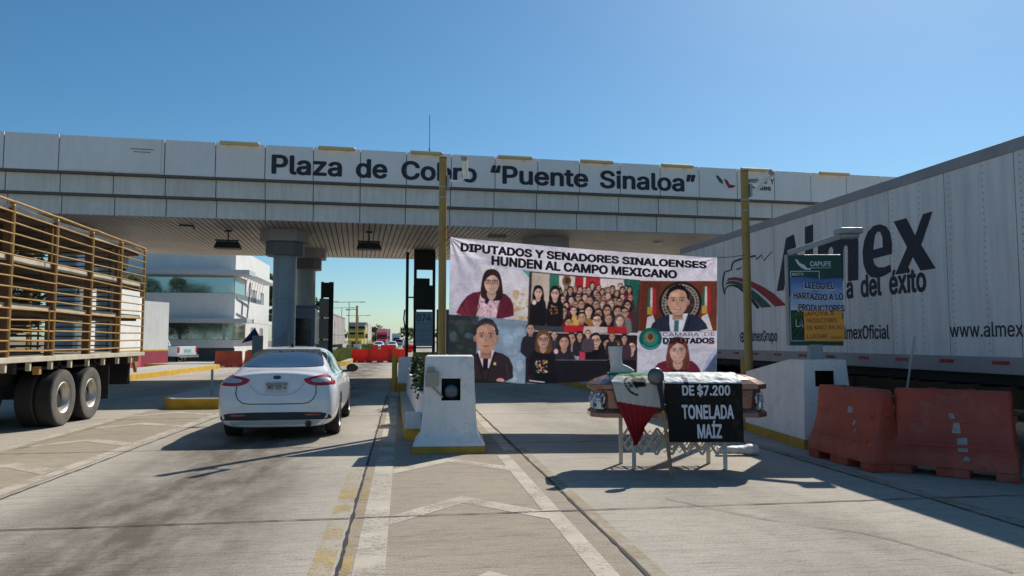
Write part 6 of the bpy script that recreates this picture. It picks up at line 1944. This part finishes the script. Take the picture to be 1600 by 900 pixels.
# ================================================================== TOLL EQUIPMENT
bo = thing('toll_booth', 'blue grey toll booth right of the thick columns', 'toll booth', (-3.95, 29.6, .24), GR)
m = MB(); m.box(-.62, .55, 0, 1.9, 0, 1.15); m.box(-.62, .55, 0, 1.9, 2.2, 2.62); m.box(-.62, -.5, 0, .12, 1.15, 2.2); m.box(.43, .55, 0, .12, 1.15, 2.2); m.box(-.62, .55, 1.78, 1.9, 1.15, 2.2)
m.build('cabin', 'booth_blue', bo, bevel=.015)
m = MB(); m.box(.552, .57, .02, 1.88, 1.2, 2.56); m.build('side_panel', 'booth_pale', bo)
m = MB(); m.box(-.5, .43, .04, .06, 1.15, 2.2); m.build('window', 'black_gloss', bo)
m = MB()
for k in range(5): m.box(-.42, .3, -.012, 0, .3 + .15 * k, .38 + .15 * k)
m.build('louvre', 'trim_black', bo)
m = MB(); m.box(-.7, .65, -.1, 2.0, 2.62, 2.7); m.build('roof', 'roof_grey', bo, bevel=.02)
for x, y, h, lab in ((-4.83, 26.0, 1.72, 'square grey post on the left island behind the sedan'), (-3.83, 25.4, 1.86, 'slim beige post standing before the thick column')):
    t = thing('ticket_post', lab, 'post', (x, y, .23), GR)
    w = .16 if x < -4.4 else .10
    m = MB(); m.box(-w, w, -w, w, 0, h - .22); m.build('post_body', 'post_grey', t, bevel=.012)
    m = MB(); m.box(-w - .02, w + .02, -w - .02, w + .02, 0, .08); m.build('foot_plate', 'galv', t)
um = thing('folded_umbrella', 'dark blue umbrella leaning over behind the grey post', 'umbrella', (-5.08, 26.45, .23))
m = MB(); m.tube([(0, 0, 0), (.05, 0, 1.74)], .02, 8); m.build('pole', 'galv', um)
m = MB()
v = [(.06, 0, 1.78)]
for k in range(8):
    a = 2 * math.pi * k / 8
    v.append((-.06 + .30 * math.cos(a), .30 * math.sin(a), 1.36 + .10 * math.cos(a)))
m.add(v, [(0, 1 + k, 1 + (k + 1) % 8) for k in range(8)]); m.build('canopy', 'umbrella_blue', um, solid=.012)
def sign_frame(x, y, z0, label, items, w):
    t = thing('lane_sign_frame', label, 'sign frame', (x, y, z0), GR)
    m = MB()
    for xx in (0.0, .34, w): m.box(xx - .06, xx + .06, -.06, .06, 0, 5.35 - z0)
    for z in (1.05, 3.2): m.box(0, w, -.03, .03, z, z + .06)
    m.build('frame_posts', 'black', t)
    for nm, mt, x0, x1, za, zb_ in items:
        m = MB(); m.box(x0, x1, -.12 if mt == 'black' else -.07, .06, za, zb_); m.build(nm, mt, t, bevel=.01)
    return t
MAT['black'].node_tree.nodes['Principled BSDF'].inputs['Specular IOR Level'].default_value = .3
sf = sign_frame(.16, 32.0, .18, 'tall black frame carrying lane display boxes and a pale tariff panel', [('display_box', 'black', .28, 1.18, 4.42, 5.3), ('display_box', 'black', .27, 1.16, 2.7, 3.75), ('signal_box', 'black', .3, .95, 3.75, 4.05), ('tariff_panel', 'panel_paleblue', .36, 1.10, 1.15, 2.62)], 1.14)
tp = [o for o in kids(sf) if o.name.startswith('tariff_panel')][0]
m = MB()
text_into(m, '074', (.40, -.075, 2.22), (1, 0, 0), (0, 0, 1), .62, .3, .03)
MAT['ink_teal'] = M('ink_teal', (.03, .16, .22), .6)
m.build('lettering', 'ink_teal', tp, fix=False)
m = MB()
for k, (x0, x1, z) in enumerate(((.42, 1.02, 2.08), (.5, .95, 1.78), (.6, .88, 1.6), (.5, .95, 1.36))): m.box(x0, x1, -.076, -.0705, z, z + .055)
m.build('faded_print', 'column_blue', tp)
m = MB(); m.box(.3, 1.5, -.6, -.2, .55, .9); MAT['barrier_arm'] = M('barrier_arm', (.38, .25, .03), .5); m.build('barrier_gate', 'barrier_arm', sf, bevel=.03)
m = MB(); m.tube([(-.08, -.1, 1.9), (-.14, -.12, 2.3), (-.1, -.1, 2.7)], .03, 6); m.build('cable_loop', 'trim_black', sf, smooth=True)
sf2 = sign_frame(-3.5, 33.2, .24, 'black frame with grey back panels right of the toll booth', [('display_box', 'black', -.05, .36, 3.2, 3.85), ('back_panel', 'post_grey', -.12, .28, 2.35, 3.15), ('back_panel', 'post_grey', -.12, .28, 1.4, 2.28), ('back_panel', 'post_grey', -.12, .28, .3, 1.34)], .42)
for o in kids(sf2):
    if o.name.startswith('frame_posts'): o.scale.z = .76
pn = thing('notice_panel', 'dull blue notice panel beside the tariff panel', 'notice panel', (1.40, 31.5, .18), GR)
m = MB(); m.box(0, .75, -.03, .03, .8, 2.7); MAT['panel_blue'] = M('panel_blue', (.10, .14, .20), .5, var=.3); m.build('panel', 'panel_blue', pn)
m = MB(); m.box(.05, .1, -.02, .02, 0, .8); m.box(.65, .7, -.02, .02, 0, .8); m.build('legs', 'black', pn)
t = thing('steel_post', 'thin grey post on the small yellow edged island', 'post', (-4.55, 18.9, .23)); m = MB(); m.tube([(0, 0, 0), (0, 0, .62), (0, 0, .65)], [.03, .03, .015], 8); m.build('tube', 'galv', t, smooth=True)

# ================================================================== FAR TRAFFIC
cs = thing('curtain_trailer', 'long beige trailer with slatted sides parked beyond the toll booth', 'trailer', (-7.5, 64, 0))
m = MB(); m.box(-1.25, 1.25, 0, 18, 1.3, 3.95); m.build('curtain', 'sack_beige', cs)
m = MB()
for y in np.arange(.0, 18.1, 1.5): m.box(1.25, 1.28, y, y + .1, 1.3, 3.95)
m.box(1.25, 1.29, 0, 18, 3.9, 4.02); m.box(1.25, 1.29, 0, 18, 1.2, 1.32); m.box(1.25, 1.27, 0, 18, 2.1, 2.16)
for x in (-1.2, -.6, 0, .6, 1.2): m.box(x - .03, x + .03, -.03, 0, 1.3, 3.95)
m.build('side_rails', 'galv', cs)
m = MB(); m.box(-1.1, 1.1, .2, 17.8, .9, 1.2); m.build('chassis', 'chassis', cs)
for y in (2, 3.3, 15.5):
    for s in (-1, 1): wheel(cs, s * 1.05, y, .51, .5, s, True)
yt = thing('highway_tractor', 'yellow tractor with black roof fairing, facing the toll booths', 'truck', (-6.1, 98, 0), R(-1)); tractor(yt, 'truck_yellow', dark_top=True)
yb = thing('grain_trailer', 'beige tarpaulin trailer behind the yellow tractor', 'trailer', (-6.1, 104.2, 0))
m = MB(); m.box(-1.28, 1.28, 0, 13, 1.4, 3.95); m.build('box_wall', 'sack_beige', yb); m = MB(); m.box(-1.3, 1.3, -.05, 13, 1.1, 1.7); m.build('lower_side', 'truck_yellow', yb)
for y in (9, 10.3):
    for s in (-1, 1): wheel(yb, s * 1.05, y, .51, .5, s, True)
rt = thing('highway_tractor', 'red tractor waiting in the distant queue', 'truck', (-4.2, 152, 0)); tractor(rt, 'truck_red')
rb = thing('box_trailer', 'white box trailer behind the red tractor', 'trailer', (-3.9, 158.5, 0)); m = MB(); m.box(-1.25, 1.25, 0, 14, 1.2, 4.0); m.build('box_wall', 'trailer_white', rb); m = MB(); m.box(-1.1, 1.1, .2, 13.8, .8, 1.2); m.build('chassis', 'chassis', rb)
for s in (-1, 1): wheel(rb, s * 1.05, 12, .51, .5, s, True)
c0 = sedan('white_sedan', 'white oncoming car left in the distant queue, behind the second barrier row', (-3.6, 117, 0), math.pi, detail=False, group='cars in the distant queue')
dup_thing(c0, (-1.7, 124, 0), math.pi, 'white oncoming car right in the distant queue, behind the second barrier row')
c1 = sedan('silver_sedan', 'silver oncoming car far back in the queue beside the red tractor', (-1.4, 178, 0), math.pi, 'car_silver', detail=False, group='cars in the distant queue')
dup_thing(c1, (1.0, 205, 0), math.pi, 'last silver car at the far end of the queue')
pv = dup(pk); pv.location = (-.75, 156, 0); pv.rotation_euler = (0, 0, math.pi); pv['label'] = 'white oncoming pickup in the distant lane, right of the red tractor'
for k in list(kids(pv)):
    if k.name.startswith(('tailgate', 'number_plate', 'tail_light')): bpy.data.objects.remove(k)
m = MB(); m.add([(-.82, 3.95, 1.2), (.82, 3.95, 1.2), (.7, 3.28, 1.74), (-.7, 3.28, 1.74)], [(0, 1, 2, 3)]); m.build('windscreen', 'black_gloss', pv, solid=.015)
m = MB(); m.box(-.5, .5, 5.34, 5.4, .7, 1.0); m.build('grille', 'trim_black', pv)
wt = thing('box_truck', 'white box truck far behind the red tractor', 'truck', (-1.9, 215, 0)); m = MB(); m.box(-1.2, 1.2, 1.8, 8, 1.0, 3.6); m.build('cargo_box', 'trailer_white', wt)
m = MB(); m.rings([[(-1.05, 0, .5), (1.05, 0, .5), (1.05, 1.75, .5), (-1.05, 1.75, .5)], [(-1.0, .1, 1.4), (1.0, .1, 1.4), (1.0, 1.75, 1.4), (-1.0, 1.75, 1.4)], [(-.95, .5, 2.5), (.95, .5, 2.5), (.95, 1.75, 2.5), (-.95, 1.75, 2.5)]]); m.build('cab', 'car_white', wt, bevel=.05)
m = MB(); m.add([(-.88, .12, 1.5), (.88, .12, 1.5), (.82, .46, 2.35), (-.82, .46, 2.35)], [(0, 1, 2, 3)]); m.build('windscreen', 'black_gloss', wt, solid=.03)
for y in (1.2, 6.5):
    for s in (-1, 1): wheel(wt, s * .95, y, .42, .3, s, True)
shade_trailer = thing('box_trailer', 'added dark trailer in the next lane, darkening the gap under the white trailer', 'trailer', (12.9, 6, 0))  # added, mostly hidden trailer; its shade darkens the ground beneath the white one
m = MB(); m.box(-1.3, 1.3, 0, 15, 1.0, 3.9); m.build('box_wall', 'column_cap_dark', shade_trailer); m = MB(); m.box(-1.2, 1.2, .5, 14.5, .25, 1.0); m.build('shade_skirt', 'chassis', shade_trailer)
for y in (2.0, 3.3, 12.5):
    for s in (-1, 1): wheel(shade_trailer, s * 1.05, y, .5, .5, s, True)

# ================================================================== LAMP POSTS
lp = thing('street_lamp', 'ochre wooden lamp post on the median with a short arm to the left', 'lamp post', (-4.35, 72, .28))
m = MB(); m.tube([(0, 0, 0), (0, 0, 4.6)], [.13, .10], 10); m.build('post', 'stake_ochre', lp, smooth=True)
m = MB(); m.tube([(0, 0, 4.25), (-.7, 0, 4.2)], .03, 6); m.build('arm', 'galv', lp); m = MB(); m.box(-1.05, -.65, -.1, .1, 4.15, 4.27); m.build('lamp_head', 'galv', lp, bevel=.02)
for x, y, h, lab in ((-9.9, 140, 8.6, 'tallest grey twin arm lamp post above the beige trailer'), (-13.2, 165, 8.6, 'grey twin arm lamp post just above the beige trailer roof'), (-10.8, 185, 7.6, 'farthest grey twin arm lamp post, above the yellow tractor')):
    t = thing('street_lamp', lab, 'lamp post', (x, y, 0), 0, 'distant twin arm lamp posts')
    m = MB(); m.tube([(0, 0, 0), (0, 0, h)], [.12, .07], 8); m.build('post', 'galv', t)
    m = MB(); m.beam((-2.6, 0, h), (2.6, 0, h + .1), .1, .1); m.build('arm', 'galv', t)
    for s in (-1, 1):
        m = MB(); m.box(s * 2.4 - .5, s * 2.4 + .5, -.15, .15, h, h + .14); m.build('lamp_head', 'galv', t)
t = thing('control_cabinet', 'white cabinet standing at the end of the median weeds', 'cabinet', (-3.9, 66, .28)); m = MB(); m.box(-.3, .3, -.2, .2, 0, .9); m.build('case', 'white_paint', t, bevel=.02)
m = MB(); m.box(-.36, .36, -.25, .25, .9, .96); m.build('lid', 'white_paint', t)

# ================================================================== PERSON BEHIND THE LIVESTOCK TRAILER
ps = thing('person', 'person in a dark green shirt and cap standing behind the livestock trailer rails', 'person', (-14.6, 26.6, 0), R(20))
joints = {'pel': (0, 0, .95), 'spi': (0, .01, 1.15), 'che': (0, .01, 1.36), 'nec': (0, .0, 1.50), 'hed': (0, -.02, 1.58),
          'shL': (-.19, 0, 1.42), 'elL': (-.25, .03, 1.14), 'haL': (-.24, -.06, .90), 'shR': (.19, 0, 1.42), 'elR': (.25, .03, 1.14), 'haR': (.24, -.06, .90),
          'hiL': (-.10, 0, .90), 'knL': (-.11, -.02, .50), 'anL': (-.12, .03, .09), 'toL': (-.12, -.13, .04), 'hiR': (.10, 0, .90), 'knR': (.11, -.02, .50), 'anR': (.12, .03, .09), 'toR': (.12, -.13, .04)}
names = list(joints)
edges = [('pel', 'spi'), ('spi', 'che'), ('che', 'nec'), ('nec', 'hed'), ('che', 'shL'), ('shL', 'elL'), ('elL', 'haL'), ('che', 'shR'), ('shR', 'elR'), ('elR', 'haR'), ('pel', 'hiL'), ('hiL', 'knL'), ('knL', 'anL'), ('anL', 'toL'), ('pel', 'hiR'), ('hiR', 'knR'), ('knR', 'anR'), ('anR', 'toR')]
rad = {'pel': .145, 'spi': .135, 'che': .155, 'nec': .055, 'hed': .06, 'shL': .065, 'elL': .045, 'haL': .035, 'shR': .065, 'elR': .045, 'haR': .035, 'hiL': .09, 'knL': .06, 'anL': .042, 'toL': .035, 'hiR': .09, 'knR': .06, 'anR': .042, 'toR': .035}
me = bpy.data.meshes.new('body'); me.from_pydata([joints[n] for n in names], [(names.index(a), names.index(b)) for a, b in edges], [])
ob = bpy.data.objects.new('body', me); COL.objects.link(ob); ob.parent = ps
md = ob.modifiers.new('skin', 'SKIN'); sk = me.skin_vertices[0].data
for n, v in zip(names, sk): v.radius = (rad[n], rad[n] * (.72 if n in ('pel', 'spi', 'che') else 1))
sk[0].use_root = True
md = ob.modifiers.new('sub', 'SUBSURF'); md.levels = md.render_levels = 2
bake(ob)
for k in ('skin', 'shirt_green', 'jeans'): ob.data.materials.append(MAT[k])
for p in ob.data.polygons:
    c = p.center; p.use_smooth = True
    p.material_index = 2 if c.z < .95 and abs(c.x) < .21 else (1 if c.z < 1.47 and c.z > 1.08 else (0 if c.z > 1.4 or abs(c.x) > .2 else 1))
m = MB(); m.ball((0, -.03, 1.66), (.078, .098, .118), 18, 14); m.tube([(0, -.12, 1.65), (0, -.15, 1.63)], [.02, .008], 8)
for s in (-1, 1): m.ball((s * .08, -.02, 1.65), (.012, .02, .03), 8, 6)
m.build('head', 'skin', ps, smooth=True)
m = MB(); m.lathe([(1.69, .10), (1.75, .095), (1.79, .05), (1.80, 0)], 18); m.box(-.07, .07, -.22, -.05, 1.69, 1.705); m.build('cap', 'trim_black', ps, smooth=True)
